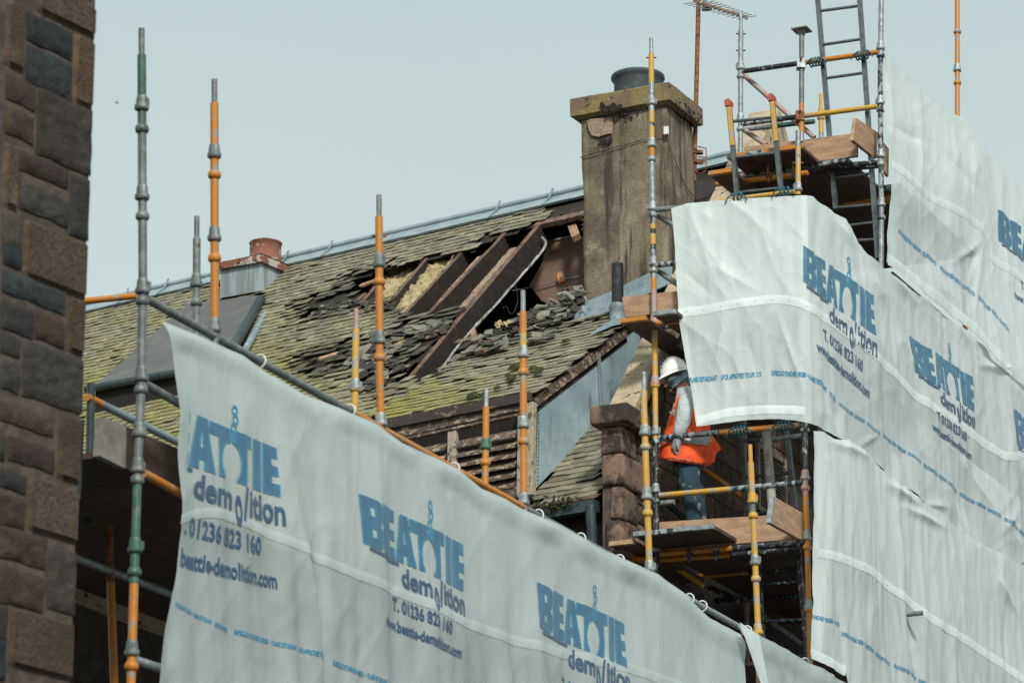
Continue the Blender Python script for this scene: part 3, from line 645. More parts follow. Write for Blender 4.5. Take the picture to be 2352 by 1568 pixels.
def dmid(s, z, p):
    d = .022*nz3(s*1.6, z*1.2, 20) + .010*nz3(s*4.5, z*2.2, 5) + .010*nz3(s*9, z*1.4, 9)
    for a, b, w, h in CR_M: d += h * ridgeline(p, a, b, w)
    d += crinkle(s, z, 80) * (.9 if s > 0 else .7)
    if s > 0: d += .045*nz3(s*.9, z*.9, 14) + .018*nz3(s*2.8+z, z*.8, 15)
    return d
SEAMM = TT('i',(700,545),(900,520),(1100,478),(1300,440),(1550,405),(1700,415),(1830,450),(1920,500),(2000,560),(2240,720)) + TT('k',(640,0),(760,100),(1000,260),(1269,440)) + [(2450,850)]
shM = Wrap(CRN, nB, B, dmid, SEAMM)
shM.edge = [(1538,474),(1546,560),(1552,640),(1562,740),(1578,830),(1592,900),(1604,973)]; shM.ew = 13
mid = thing('printed_sheet', 'white netting sheet wrapped round the scaffold corner, partly hiding the worker', 'sheeting', group='white sheets hung on the scaffolding')
cT = (cornx(438), 438); cB = (cornx(962), 962)
left = [(1538,474),(1546,560),(1552,640),(1562,740),(1578,830),(1592,900),(1604,973)]
grid_sheet('sheeting', mid, shM, [(1538,474),(1575,462),(1640,455),(1700,448),(1760,444),cT], [(1604,973),(1650,966),(1720,955),(1790,952),(1830,955),cB], left, [cT, (cornx(700),700), cB], 120, 150, M_sheet)
topS = [cT, (1858,440), (1885,458), (1905,470), (1935,490), (1955,515), (1968,545), (1985,572), (2010,592), (2040,613), (2100,657), (2190,724), (2260,778), (2352,846), (2600,1020)]
botS = [cB, (1880,968), (1912,990)] + TT('k',(355,310),(420,345),(520,420),(560,455),(625,510),(700,560),(765,625),(860,672),(915,720),(1060,840),(1150,872),(1269,925)) + [(2600,1130)]
def vsplit(a, b): return [a, ((a[0]+b[0])/2, (a[1]+b[1])/2), b]
grid_sheet('sheeting', mid, shM, topS, botS, [cT, (cornx(700),700), cB], vsplit(topS[-1], botS[-1]), 240, 140, M_sheet)
logo(mid, shM, [(1842.5,553),(1996,667),(1999,758),(1844,636)])
logo(mid, shM, [(2093,755),(2228,850),(2233,928),(2104,838)])
logo(mid, shM, cx(('k',1215,130),('k',1500,335),('k',1508,510),('k',1228,308)))
band(mid, shM, SEAMM, 20)
band(mid, shM, TT('i',(888,1510),(1020,1460),(1150,1425),(1350,1400),(1550,1388),(1750,1390),(1850,1400)), 20, name='hem_band', rivets=False)
tape(mid, shM, TT('i',(810,1140),(1050,1115),(1450,1072)), 12, 'FLAME RETARDANT     LPCB APPROVED TO LPS 1215'); tape(mid, shM, TT('i',(1540,1060),(1855,1075),(1960,1150),(2085,1295)), 12, 'SUPERCLAD STANDARD 180GSM  \u2022  FLAME RETARDANT     LPS 1215')
tape(mid, shM, TT('i',(2130,1330),(2240,1400)) + TT('k',(430,190),(540,265)), 9)
tape(mid, shM, TT('k',(555,272),(745,410)), 9); tape(mid, shM, TT('k',(760,422),(945,555)), 9); tape(mid, shM, TT('k',(965,565),(1160,680)), 9); tape(mid, shM, TT('k',(1175,690),(1380,830)), 9)
# upper sheet
LU = TT('h',(290,95),(292,200),(298,360),(303,480),(318,600),(330,700),(322,850),(312,1000),(303,1100),(303,1210))
TU = TT('h',(290,95),(330,150),(400,225),(450,278),(510,335),(570,388),(620,412),(688,444),(722,480),(742,545),(790,600),(835,640),(900,680),(940,712),(955,745),(1000,790),(1040,812)) + [(2352,460),(2600,640)]
BU = TT('h',(303,1210),(360,1235),(430,1300),(490,1355),(560,1420),(640,1478),(700,1520),(770,1568)) + [(2280,815),(2352,868),(2600,1060)]
CR_U = [(T('h',825,1080),T('h',640,1220),16,.05),(T('h',825,1080),T('h',740,1290),12,-.03),(T('h',820,1090),T('h',770,1560),10,.035),(T('h',300,480),T('h',560,600),22,-.03),(T('h',560,600),T('h',830,890),22,-.025),(T('h',820,1090),T('h',870,1480),10,-.03),(T('h',745,560),T('h',760,900),12,.035)]
def dup_(s, z, p):
    d = .05*nz3(s*.8, z*.8, 41) + .018*nz3(s*2.4, z*1.2, 42) + .008*nz3(s*8, z*1.5, 43)
    d += crinkle(s, z, 90) * .9
    for a, b, w, h in CR_U: d += h * ridgeline(p, a, b, w)
    return d
SEAMU = TT('h',(332,695),(430,770),(530,860),(660,930),(810,1015),(850,1100),(870,1185),(950,1230),(1040,1285)) + [(2450,760)]
shU = Sheet(sc(-.10, 0, 0), nB, B, dup_, SEAMU)
up = thing('printed_sheet', 'topmost white sheet, against the sky, with a blue logo cut off by the picture edge', 'sheeting', group='white sheets hung on the scaffolding')
grid_sheet('sheeting', up, shU, TU, BU, LU, vsplit(TU[-1], BU[-1]), 200, 160, M_sheet)
logo(up, shU, cx(('h',893,922),('h',1219,1187),('h',1229,1342),('h',907,1082)))
band(up, shU, SEAMU, 18)
band(up, shU, TT('h',(308,1195),(400,1255),(490,1325),(590,1400),(700,1485),(790,1555)) + [(2320,835)], 24, name='hem_band')
tape(up, shU, TT('h',(360,1045),(570,1212)), 11); tape(up, shU, TT('h',(595,1230),(780,1368)), 11); tape(up, shU, TT('h',(800,1380),(960,1555)), 11)
# lower sheet
LL = TT('k',(186,260),(196,400),(205,600),(212,800),(222,1000),(226,1130),(212,1280),(208,1400))
TL_ = TT('k',(186,260),(245,262),(300,300),(360,305),(430,338),(515,395),(535,425),(560,450),(625,505),(700,555),(765,618),(860,668),(915,712),(1060,828),(1150,862),(1269,925)) + [(2600,1140)]
BL_ = TT('k',(208,1400),(280,1450),(375,1490),(385,1540),(460,1600),(700,1800)) + [(2600,2050)]
CR_L = [(T('k',600,570),T('k',700,1100),10,.05),(T('k',700,1100),T('k',745,1560),14,-.06),(T('k',260,360),T('k',300,900),14,.03),(T('k',300,900),T('k',380,1480),12,-.035),(T('k',1060,880),T('k',1180,1350),16,.03),(T('k',1110,940),T('k',1269,1200),14,.05),(T('k',240,300),T('k',520,400),16,.04),(T('k',560,500),T('k',760,640),16,.06),(T('k',1150,1060),T('k',1240,1568),14,-.04),(T('k',540,520),T('k',560,1000),16,-.03),(T('k',640,620),T('k',900,760),14,.05)]
def dlow(s, z, p):
    d = .05*nz3(s*.9, z*.6, 51) + .022*nz3(s*3.4 - z*.4, z*.5, 52) + .012*nz3(s*9, z*.9, 53)
    d += crinkle(s*1.3, z*.6, 95)
    for a, b, w, h in CR_L: d += h * ridgeline(p, a, b, w)
    return d
shL = Sheet(sc(-.17, 0, 0), nB, B, dlow, TT('k',(235,880),(300,892),(400,930),(520,985),(600,1040),(700,1110),(800,1205),(950,1290),(1100,1380),(1269,1490)) + [(2450,1600)]); shL.edge = LL; shL.ew = 24
low = thing('printed_sheet', 'plain white logo-free sheet hanging right of the orange corner pole below the worker', 'sheeting', group='white sheets hung on the scaffolding')
grid_sheet('sheeting', low, shL, TL_, BL_, LL, vsplit(TL_[-1], BL_[-1]), 220, 160, M_sheet)
band(low, shL, TT('k',(235,880),(300,892),(400,930),(520,985),(600,1040),(700,1110),(800,1205),(950,1290),(1100,1380),(1269,1490)) + [(2450,1600)], 20)
band(low, shL, TT('k',(210,1390),(290,1430),(372,1480)), 22, name='hem_band')
tape(low, shL, TT('k',(216,1200),(343,1243)), 10, 'STANDARD 180GSM  \u2022  FLAME'); tape(low, shL, TT('k',(355,1290),(470,1345),(610,1440)), 10); tape(low, shL, TT('k',(630,1445),(700,1480),(810,1560)), 10)
for q in (('k',700,1185),):
    P = shL.pt(T(*q), 0)[0]; mb = MB(); mb.tube([P + nB*.3, P - nB*.16], .024, M_dgrey, 12); mb.build('protruding_tube', low)
# ------------------------------------------------------------------ the burnt house
H = dr(-55); HB = dr(35)                      # along the ridge (left, away) and through the house (away)
PIT = radians(44)
R0 = atY((1654, 360), 35.6)
DN = -HB * cos(PIT) + Z * -sin(PIT); RN = (-HB * sin(PIT) + Z * cos(PIT)).normalized()     # down the slope; outward
def onr(p, h=0.0): return hit(p, R0 + RN * h, RN)
def uv(P): q = P - R0; return q.dot(H), q.dot(DN)
def M(u, v, h=0.0): return R0 + H * u + DN * v + RN * h
house = thing('burnt_house', 'slate roofed stone house with a fire-damaged roof, bare rafters and louvred dormer', 'house')
# hole where the rafters show, in the picture
HOLE = TT('c',(1130,860),(1190,880),(1150,955),(1250,940),(1210,1030)) + TT('c',(1350,1015),(1480,990),(1530,1080),(1640,1130)) + TT('d',(530,1130),(680,1110),(800,1062),(905,1040),(800,1165),(650,1330),(560,1440),(430,1568),(330,1600),(600,1640),(700,1568),(760,1500),(900,1390),(1100,1300),(1250,1230),(1400,1150),(1560,1050),(1815,910),(1815,300),(1650,300),(1460,360),(1430,400),(1290,445),(1180,480),(990,545),(960,600),(830,615),(600,665),(570,680),(430,720),(250,760))
SCARS = [TT('c',(700,1110),(830,1050),(945,1002),(1150,955),(1220,1000),(1350,1020),(1200,1040),(1000,1075),(760,1120)),
         TT('c',(860,1480),(930,1440),(1180,1380),(1500,1330),(1700,1290),(1850,1270),(1800,1340),(1500,1400),(1250,1440),(900,1490)),
         TT('c',(1150,860),(1230,800),(1380,780),(1420,800),(1300,850),(1200,890)),
         TT('e',(30,150),(200,200),(320,180),(500,60),(560,100),(330,330),(220,300),(140,260)),
         TT('c',(750,1500),(860,1480),(960,1500),(1200,1490),(1250,1540),(1000,1560),(800,1545))]
CHARP = [T('c',1530,1080), T('c',1250,960), T('c',1000,1080), T('d',800,1080), T('d',500,1400), T('c',1100,1430), T('d',300,1350), T('c',900,1520), T('e',150,150), T('d',700,1290)]
TOPL = [(180,772),(640,640),(660,632),(1180,497),(1240,482),(1330,460)]
def segd(p, a, b):
    vx, vy = b[0]-a[0], b[1]-a[1]; t = min(1, max(0, ((p[0]-a[0])*vx+(p[1]-a[1])*vy)/(vx*vx+vy*vy))); return sqrt((p[0]-a[0]-vx*t)**2+(p[1]-a[1]-vy*t)**2)
def polyd(p, poly): return min(segd(p, poly[i_], poly[(i_+1) % len(poly)]) for i_ in range(len(poly)))
EAVEV = uv(onr((1300, 1150)))[1]
LEFTU = 12.5
def slates(mb, org, U, D, Nn, u0, u1, v0, v1, ex, keep, colf, wmin=.10, wmax=.20, jit=1.0, seed=1):
    rnd = random.Random(seed); v = v1; row = 0
    while v > v0:
        u = u0 + rnd.uniform(0, .1)
        while u < u1:
            w = rnd.uniform(wmin, wmax) * (0.8 + .4 * (v - v0) / (v1 - v0)); uc = u + w/2
            lift = .012; P = org + U*uc + D*(v - ex*.5); pp = proj(P); kp = keep(pp)
            if kp:
                L_ = ex * 1.55; th = rnd.uniform(.006, .010); tw = rnd.uniform(-.006, .006) * jit; dv = rnd.uniform(-.008, .008) * jit
                ang = rnd.gauss(0, .018) * jit; tilt = rnd.uniform(.013, .020) + (rnd.random() < .05) * rnd.uniform(.005, .02)
                if kp > 1: ang += rnd.gauss(0, .07); tilt += abs(rnd.gauss(0, .018)); dv += rnd.uniform(-.015, .02)
                c = colf(pp, rnd); ca, sa = cos(ang), sin(ang)
                prof = [(-w/2+.003, -L_), (w/2-.003, -L_), (w/2-.003, -rnd.uniform(.0, .02)), (w/2-rnd.uniform(.008,.03), 0+rnd.uniform(-.006,.004)), (-w/2+rnd.uniform(.008,.03), 0+rnd.uniform(-.006,.004)), (-w/2+.003, -rnd.uniform(.0, .02))]
                bot = []; top = []
                for (a, b) in prof:
                    x = uc + a*ca - b*sa; y = v + dv + a*sa + b*ca
                    h = tilt * (1 + b / L_) + tw * a / w
                    Pq = org + U*x + D*y + Nn*(h + .004); bot.append(Pq); top.append(Pq + Nn*th)
                n = 6; mb.add(bot + top, [tuple(range(n, 2*n))[::-1]] + [(i_, i_+n, (i_+1)%n+n, (i_+1)%n) for i_ in range(n)], M_slate, False, [(*c, 1)] * 12)
            u += w + .002
        v -= ex; row += 1
def fixn(mb): pass
def slcol(moss):
    def f(p, rnd):
        b = rnd.uniform(.8, 1.18); c = [(.235*b, .213*b, .155*b), (.275*b, .25*b, .18*b), (.19*b, .176*b, .135*b)][rnd.choice((0, 0, 1, 1, 2))]
        m = moss(p) * (.6 + .8 * nz((p[0]*.012, p[1]*.03, 2))) + rnd.uniform(-.12, .18)
        m = min(1, max(0, m)) * .85; g_ = (.27, .25, .05); c = [c[k]*(1-m) + g_[k]*m*b for k in range(3)]
        dh = min(polyd(p, q) for q in [HOLE] + SCARS); dc = min(sqrt((p[0]-q[0])**2 + (p[1]-q[1])**2) for q in CHARP)
        ch = sst(34, 3, dh) * .4 + sst(62, 12, dc) * .62 + .35 * nz((p[0]*.03, p[1]*.05, 7)); 
        if p[1] < 640 and p[0] > 860: ch *= .35
        ch = min(1, max(0, ch - .12 + rnd.uniform(-.2, .15))) * (1 if p[0] > 640 else 0)
        return tuple(c[k]*(1-ch*.88) + .012*ch for k in range(3))
    return f
BOXD = [(225,897),(378,770),(430,712),(600,690),(615,700),(530,835),(390,868)]
VENT = TT('c',(150,730),(480,665),(660,735),(500,935),(150,1000))
DORM_EDGE = TT('d',(690,1568),(900,1400),(1300,1250),(1650,1190),(2040,1090)) 
SKP = TT('e',(1420,1190),(1960,480),(2020,560),(2010,1120),(1600,1190))
def keep_main(p):
    x, y = p
    if x < -600 or y > 1500: return 0
    if inpoly(p, SKP): return 1
    if x > 1225 and y > 560 or x > 1600: return 0
    if inpoly(p, HOLE): return 0
    if inpoly(p, BOXD) or inpoly(p, VENT): return 0
    d = min(polyd(p, HOLE), min(polyd(p, s_) for s_ in SCARS))
    for s_ in SCARS:
        if inpoly(p, s_): return 2 if random.random() < .27 else 0
    if x > 1325 and y < 900: return 0
    if x > 1100 and y < 960: 
        if not (x < 1250 and y < 540): return 0
    if d < 20 and y > 600: return 2 if random.random() < .88 else 0
    if d < 90 and 700 < y and x > 850 and random.random() < .07: return 0
    if d < 120 and 780 < y and x > 840: return 2
    return 1
mb = MB(); random.seed(11)
slates(mb, R0, H, DN, RN, -2.4, LEFTU, .16, EAVEV + .02, .108, keep_main, slcol(lambda p: .75 * sst(640, 900, p[1]) * sst(1050, 600, p[0]) + .1), seed=5)
roof = mb.build('roof', house)
# sarking boards under the slates (left out where the rafters are bare), behind them the roof space
mb = MB(); nu, nv = 190, 110
def sark_ok(u, v):
    p = proj(M(u, v)); return not inpoly(p, HOLE)
for a in range(nu):
    for b_ in range(nv):
        u = -.25 + (LEFTU + .25) * a / nu; v = .02 + (EAVEV - .02) * b_ / nv; du = (LEFTU + .25) / nu; dv = (EAVEV - .02) / nv
        if u < .3 and v > 1.0 : continue
        if sark_ok(u + du/2, v + dv/2): mb.add([M(u, v, -.012), M(u+du, v, -.012), M(u+du, v+dv, -.012), M(u, v+dv, -.012)], [(0, 1, 2, 3)], M_char)
mb.build('sarking', house)
mb = MB()      # far slope, gable ends, front and back walls, floor of the roof space
UL, UR = LEFTU, -.25; bw = 2 * EAVEV * cos(PIT)
E0 = M(uv(onr((1398, 1130)))[0], EAVEV); E1 = M(UL, EAVEV); F0 = E0 + HB*bw; F1 = E1 + HB*bw; r0 = M(UR, 0); r1 = M(UL, 0)
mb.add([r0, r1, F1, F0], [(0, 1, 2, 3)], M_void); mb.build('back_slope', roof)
mb = MB(); ins = HB * .25
def gnd(P): return Vector((P.x, P.y, 0))
mb.add([E0+ins-Z*.1, E1+ins-Z*.1, gnd(E1+ins), gnd(E0+ins), F0, F1, gnd(F1), gnd(F0), r0-Z*.05, r1-Z*.05], [(0,1,2,3),(4,5,6,7),(0,4,7,3),(1,5,6,2),(0,8,4),(1,9,5)], M_dwall, False, [(.075,.06,.05,1)]*10); mb.build('wall', house)
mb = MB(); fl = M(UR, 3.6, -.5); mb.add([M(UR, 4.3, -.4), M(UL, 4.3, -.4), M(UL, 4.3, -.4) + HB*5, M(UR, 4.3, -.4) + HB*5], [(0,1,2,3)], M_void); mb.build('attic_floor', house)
# ridge flashing with roll and clips
mb = MB(); Hu = (LEFTU + .3) / 60
for k in range(60):
    u0 = -.2 + k * Hu; u1 = u0 + Hu + .004; w0 = .25 + .012 * nz((u0*3, 0, 0)); w1 = .25 + .012 * nz((u1*3, 0, 0)) 
    mb.add([M(u0, 0, .05), M(u1, 0, .05), M(u1, w1, .06 + .008*nz((u1*5,1,1))), M(u0, w0, .06 + .008*nz((u0*5,1,1)))], [(0,1,2,3)], M_ridge)
    mb.add([M(u0, w0, .06 + .008*nz((u0*5,1,1))), M(u1, w1, .06 + .008*nz((u1*5,1,1))), M(u1, w1, .03), M(u0, w0, .03)], [(0,1,2,3)], M_lead)
mb.add([M(-.2, 0, .05), M(LEFTU+.2, 0, .05), M(LEFTU+.2, 0, .05) + HB*.25 - Z*.22, M(-.2, 0, .05) + HB*.25 - Z*.22], [(0,1,2,3)], M_ridge)
mb.tube([M(-.2, .0, .065), M(LEFTU+.2, .0, .065)], .034, M_ridge, 12)
mb.build('ridge_flashing', roof)
for p in (T('a',735,1345), T('a',545,1400), T('c',660,745), T('c',1000,665), T('d',1120,355), T('d',1545,240)):
    u, v = uv(onr(p)); mb = MB(); q = [M(u-.02, -.02, .135), M(u-.01, .0, .115), M(u-.01, .1, .085), M(u+.02, .2, .075), M(u+.05, .29, .07)]
    vs = []; 
    for P in q: vs += [P, P + H*.028]
    mb.add(vs, [(2*k, 2*k+1, 2*k+3, 2*k+2) for k in range(4)], M_lead); o = mb.build('ridge_clip', roof); md = o.modifiers.new('s', 'SOLIDIFY'); md.thickness = .008
# rafters
def rafter(p, q, w, dep, m=M_rafter, h=0.0, name='rafter', label=None, side=None):
    P, Q = onr(p, h), onr(q, h); d = (Q-P).normalized(); s_ = RN.cross(d).normalized() * w
    n = 14; mb = MB(); vs = []
    for k in range(n + 1):
        c = P.lerp(Q, k/n); j1 = .012 * nz((k*.9, p[0]*.1, 1)); j2 = .02 * nz((k*.8, p[0]*.1, 9))
        vs += [c - s_*.5 + RN*j1, c + s_*.5 + RN*j1*.5, c + s_*.5 - RN*(dep + j2), c - s_*.5 - RN*(dep + j2)]
    fs = [(4*k+a, 4*k+(a+1) % 4, 4*k+4+(a+1) % 4, 4*k+4+a) for k in range(n) for a in range(4)] + [(0,1,2,3), (4*n+3,4*n+2,4*n+1,4*n)]
    mb.add([v for v in vs], fs, m)
    for k in range(int((Q-P).length / .09)):     # nails and splinters left on top
        c = P.lerp(Q, random.random()) + s_ * random.uniform(-.4, .4); mb.tube([c, c + RN*random.uniform(.015, .04) + d*random.uniform(-.02, .02)], .003, M_rust, 4, False)
    if name == 'rafter':
        kc = mb.mi(M_char)
        for i_ in range(n*4):
            if i_ % 4 != 0: mb.m[i_] = kc
    o = mb.build(name, house, label)
    return o
rafter(T('c',1400,850), T('c',1245,1035), .06, .18)
rafter(T('d',590,660), T('d',305,1010), .06, .18)
rafter(T('d',880,590), T('d',425,1100), .06, .20)
rafter(T('d',1200,455), T('d',590,1120), .06, .20)
rafter(T('d',1455,395), T('e',265,480), .075, .24, label='long charred rafter running down to the dormer')
rafter(T('d',1010,640), T('d',610,1105), .085, .03, M_lath, -.05, 'ceiling_lath')
rafter(T('d',1270,570), T('d',872,1040), .095, .03, M_lath, -.05, 'ceiling_lath')
rafter(T('d',1705,335), T('d',1755,465), .10, .06, M_woodl, -.10, 'strut', 'short pale split timber near the chimney')
rafter(T('d',830,1310), T('d',1180,1235), .09, .07, M_rafter, -.1, 'purlin')
rafter(T('d',1440,378), T('d',1815,285), .13, .06, M_rafter, .0, 'ridge_board')
rafter(T('d',965,1215), T('d',960,1275), .05, .05, M_woodl, -.1, 'strut')
# broken plaster edge below the long rafter
ed = TT('d',(1490,490),(1520,520),(1515,560),(1460,640),(1380,730),(1290,840),(1210,930),(1130,1030),(1030,1130),(960,1210),(905,1275),(860,1330),(810,1390),(760,1470),(690,1555))
mb = MB(); vs = []
for k, p in enumerate(smooth_poly(ed)):
    w = 3.6 + 3.0 * nz((k*.9, 2, 2)); P = onr((p[0]-w*.5, p[1]-w*.3), -.10); Q = onr((p[0]+w*.6, p[1]+w*.4), -.12); vs += [P, Q]
n = len(vs) // 2; mb.add(vs, [(2*k, 2*k+1, 2*k+3, 2*k+2) for k in range(n-1)], M_white); o = mb.build('plaster_edge', house); md = o.modifiers.new('s', 'SOLIDIFY'); md.thickness = .02
mb = MB(); vs = []
for k, p in enumerate(smooth_poly(TT('d',(1470,420),(1525,505),(1450,640),(1290,830),(1130,1020),(900,1270),(700,1540)))):
    vs += [onr((p[0]-9, p[1]-5), -.2), onr((p[0]+1, p[1]+1), -.30)]
n = len(vs) // 2; mb.add(vs, [(2*k, 2*k+1, 2*k+3, 2*k+2) for k in range(n-1)], M_char); mb.build('charred_lining', house)
# brown plasterboard wall seen inside, its ceiling edge and cracked joint
def onv(p, P0, n=HB): return hit(p, P0, n)
PBW = onr(T('d',1815,700)) + HB * 1.5
mb = MB(); P = [onv(p, PBW) for p in TT('d',(1535,512),(1760,465),(1900,440),(1900,985),(1500,985),(1400,860),(1490,700))]
mb.add(P, [tuple(range(7))], M_pboard); mb.build('inner_wall', house)  # left outline cut in to stand for shade; the black void shows beyond
mb = MB(); P = [onv(p, PBW - HB*.02) for p in TT('d',(1530,505),(1745,462),(1745,474),(1530,518))]; mb.add(P, [(0,1,2,3)], M_white); mb.build('ceiling_edge', house)
mb = MB(); P = [onv(p, PBW - HB*.02) for p in TT('d',(1640,808),(1815,776),(1815,784),(1640,816))]; mb.add(P, [(0,1,2,3)], M_white)
mb.tube([onv(T('d',*q), PBW - HB*.04) for q in ((1640,812),(1560,840),(1450,870),(1330,895),(1270,905))], .006, M_bgrey, 5); mb.build('wall_joint', house)
mb = MB(); c = onv(T('d',1638,825), PBW - HB*.05); 
for k in range(9):
    a = k*.7; mb.obox(c + Vector((cos(a)*.03, 0, sin(a)*.05)), Vector((.04, .01, .01*k)), Vector((0, .02, .01)), Vector((-.02*sin(a), 0, .05)), M_or)
mb.build('burnt_socket', house)
mb = MB(); mb.tube([onv(T('d',*q), PBW - HB*.5) for q in ((1285,850),(1305,920),(1310,990),(1290,1060),(1270,1090),(1245,1080),(1230,1040),(1215,1028),(1190,1045))], .006, M_bgrey, 5, False); mb.build('hanging_wire', house)
# mineral wool between the rafters
def wool(poly, h, amp, m, name):
    xs = [p[0] for p in poly]; ys = [p[1] for p in poly]; n = 46; mb = MB(); idx = {}; vs = []
    for a in range(n+1):
        for b_ in range(n+1):
            p = (min(xs) + (max(xs)-min(xs))*a/n, min(ys) + (max(ys)-min(ys))*b_/n)
            if inpoly(p, poly): idx[(a, b_)] = len(vs); u, v = uv(onr(p, h)); vs.append(M(u, v, h + amp*(nz((u*5, v*9, 1)) + .6*nz((u*14, v*22, 3)) + .3*nz((u*40, v*50, 5)))))
    fs = [(idx[(a,b_)], idx[(a,b_+1)], idx[(a+1,b_+1)], idx[(a+1,b_)]) for a in range(n) for b_ in range(n) if all(k in idx for k in ((a,b_),(a+1,b_),(a,b_+1),(a+1,b_+1)))]
    mb.add(vs, fs, m, True); return mb.build(name, house)
wool(TT('d',(590,670),(860,600),(860,640),(640,890),(420,1120),(330,1070),(300,1010)), -.08, .07, M_insul, 'insulation')
wool(TT('c',(1440,760),(1720,690),(1740,720),(1500,1000),(1400,1040),(1330,1000),(1350,900)), -.12, .07, M_insul, 'insulation')
wool(TT('d',(250,1370),(400,1300),(470,1310),(330,1400),(270,1420)), -.0, .05, M_woodl, 'exposed_board')
mb = MB()      # exposed pale boards in the scars
def plank(p, q, w, m, h=.02, jag=8):
    P, Q = onr(p, h), onr(q, h); s_ = RN.cross((Q-P).normalized()) * w; n = jag; vs = []
    for k in range(n+1):
        c = P.lerp(Q, k/n); f = (.55 + .6*abs(nz((k*1.3, p[0], 0)))) if 0 < k < n else .25; vs += [c - s_*.5*f, c + s_*.5*f]
    mb.add([v for v in vs] + [v - RN*.025 for v in vs], [(2*k, 2*k+1, 2*k+3, 2*k+2) for k in range(n)] + [(2*n+2+2*k, 2*k+2*n+4, 2*k+2, 2*k) for k in range(n)], m)
for p, q, w, m in ((T('c',890,1475), T('c',1090,1410), .13, M_woodl), (T('d',545,1290), T('d',745,1200), .24, M_woodl), (T('d',350,1335), T('d',445,1310), .12, M_woodl), (T('c',1240,885), T('c',1370,835), .10, M_woodl), (T('c',830,1100), T('c',1180,1020), .10, M_char),
                   (T('d',660,1140), T('d',905,1050), .22, M_char), (T('d',20,1380), T('d',690,1265), .16, M_char), (T('c',1210,1010), T('c',1290,940), .1, M_rafter), (T('d',200,1010), T('d',60,1040), .12, M_char)): plank(p, q, w, m)
mb.build('exposed_planking', house)
# tumbled loose slates
def rubble(name, region, hts, n, plane, smin=.08, smax=.2, seed=3, char=.5, lab=None):
    rnd = random.Random(seed); mb = MB(); xs = [p[0] for p in region]; ys = [p[1] for p in region]; k = 0
    while k < n:
        p = (rnd.uniform(min(xs), max(xs)), rnd.uniform(min(ys), max(ys)))
        if not inpoly(p, region): continue
        k += 1; P = hit(p, *plane); N_ = plane[1].normalized(); 
        P = P + N_ * rnd.uniform(0, hts); a = rnd.gauss(-.45, .5); ax = H if abs(N_.dot(H)) < .9 else Z
        x = (ax - N_*ax.dot(N_)).normalized(); y = N_.cross(x); X = x*cos(a) + y*sin(a); Y = N_.cross(X)
        t1, t2 = rnd.gauss(0, .14), rnd.gauss(.05, .16); X = (X + N_*t1).normalized(); Y = (Y + N_*t2).normalized(); Zn = X.cross(Y).normalized()
        w, l, th = rnd.uniform(smin, smax)*1.25, rnd.uniform(smin, smax)*.8, rnd.uniform(.006, .011)
        q = [(-w/2, -l/2), (w/2*rnd.uniform(.6, 1), -l/2*rnd.uniform(.8, 1)), (w/2, l/2*rnd.uniform(.4, 1)), (w*.1, l/2), (-w/2*rnd.uniform(.5, 1), l/2*rnd.uniform(.6, 1))]
        b = rnd.uniform(.6, 1.2); c = (.20*b, .19*b, .145*b) if rnd.random() > char else (.045*b, .038*b, .03*b)
        bt = [P + X*a_ + Y*b_ for a_, b_ in q]; mb.add(bt + [v + Zn*th for v in bt], [(0,1,2,3,4), (9,8,7,6,5)] + [(i_, (i_+1)%5, (i_+1)%5+5, i_+5) for i_ in range(5)], M_slate, False, [(*c, 1)]*10)
    return mb.build(name, house)
rubble('broken_slates', TT('c',(1400,1110),(1800,1180),(1980,1150),(1900,1300),(1600,1500),(1300,1560),(900,1560),(1100,1440),(1400,1330)), .015, 38, (R0 + RN*.02, RN), seed=4)
rubble('broken_slates', TT('c',(760,1090),(1200,990),(1330,1010),(1500,1030),(1560,1120),(1200,1090),(800,1140)), .03, 60, (R0 + RN*.01, RN), .05, .12, seed=9, char=.8)
rubble('broken_slates', TT('e',(20,40),(300,0),(500,30),(330,240),(200,380),(60,420),(0,300)), .03, 40, (R0 + RN*.02, RN), seed=12, char=.6)

# ------------------------------------------------------------------ louvred dormer
FRONTP = onr((1222, 1160))
DFP = Vector((FRONTP.x, FRONTP.y, 0))
def onf(p, off=0.0): return hit(p, DFP - HB * off, HB)          # the dormer's front face
cor = onf((1218, 915))
def onc(p): return hit(p, cor, H)                                # the cheek plane
dorm = thing_ = bpy.data.objects.new('dormer', None); COL.objects.link(dorm); dorm.parent = house
vt = onc(T('d',2130,1165)); vl = onc((1226, 903)); dd = (vl - vt).normalized(); DRN = H.cross(dd); DRN = DRN if DRN.z > 0 else -DRN; DRN.normalize()
def ond(p, h=0.0): return hit(p, vl + DRN*h, DRN)
DPOLY = TT('d',(690,1568),(760,1520),(900,1400),(1050,1330),(1300,1270),(1500,1220),(1650,1170),(1850,1120),(2040,1075),(2150,1150)) + [(1440,742),(1400,775),(1300,848),(1222,908)] + TT('e',(1100,395),(850,455),(500,520),(280,575),(165,548),(250,490),(450,370),(620,230))
DP0 = vl - dd*0
def keep_d(p): return (2 if min(segd(p, DPOLY[k], DPOLY[k+1]) for k in range(9)) < 14 else 1) if inpoly(p, DPOLY) else 0
def uvd(P): q = P - vl; return q.dot(H), q.dot(dd)
us = [uvd(ond(p)) for p in DPOLY]; u0, u1 = min(q[0] for q in us), max(q[0] for q in us); v0, v1 = min(q[1] for q in us), max(q[1] for q in us)
HOLE_S = HOLE; 
def dcol(p, rnd):
    b = rnd.uniform(.8, 1.18); c = rnd.choice([(.265*b, .24*b, .165*b), (.23*b, .21*b, .145*b), (.29*b, .265*b, .18*b)])
    m = min(.9, max(0, .9*sst(820, 960, p[1]) * sst(1250, 950, p[0]) + .55*nz((p[0]*.02, p[1]*.04, 3)) + rnd.uniform(-.15, .1))); g_ = (.27, .25, .05)
    return tuple(c[k]*(1-m) + g_[k]*m*b for k in range(3))
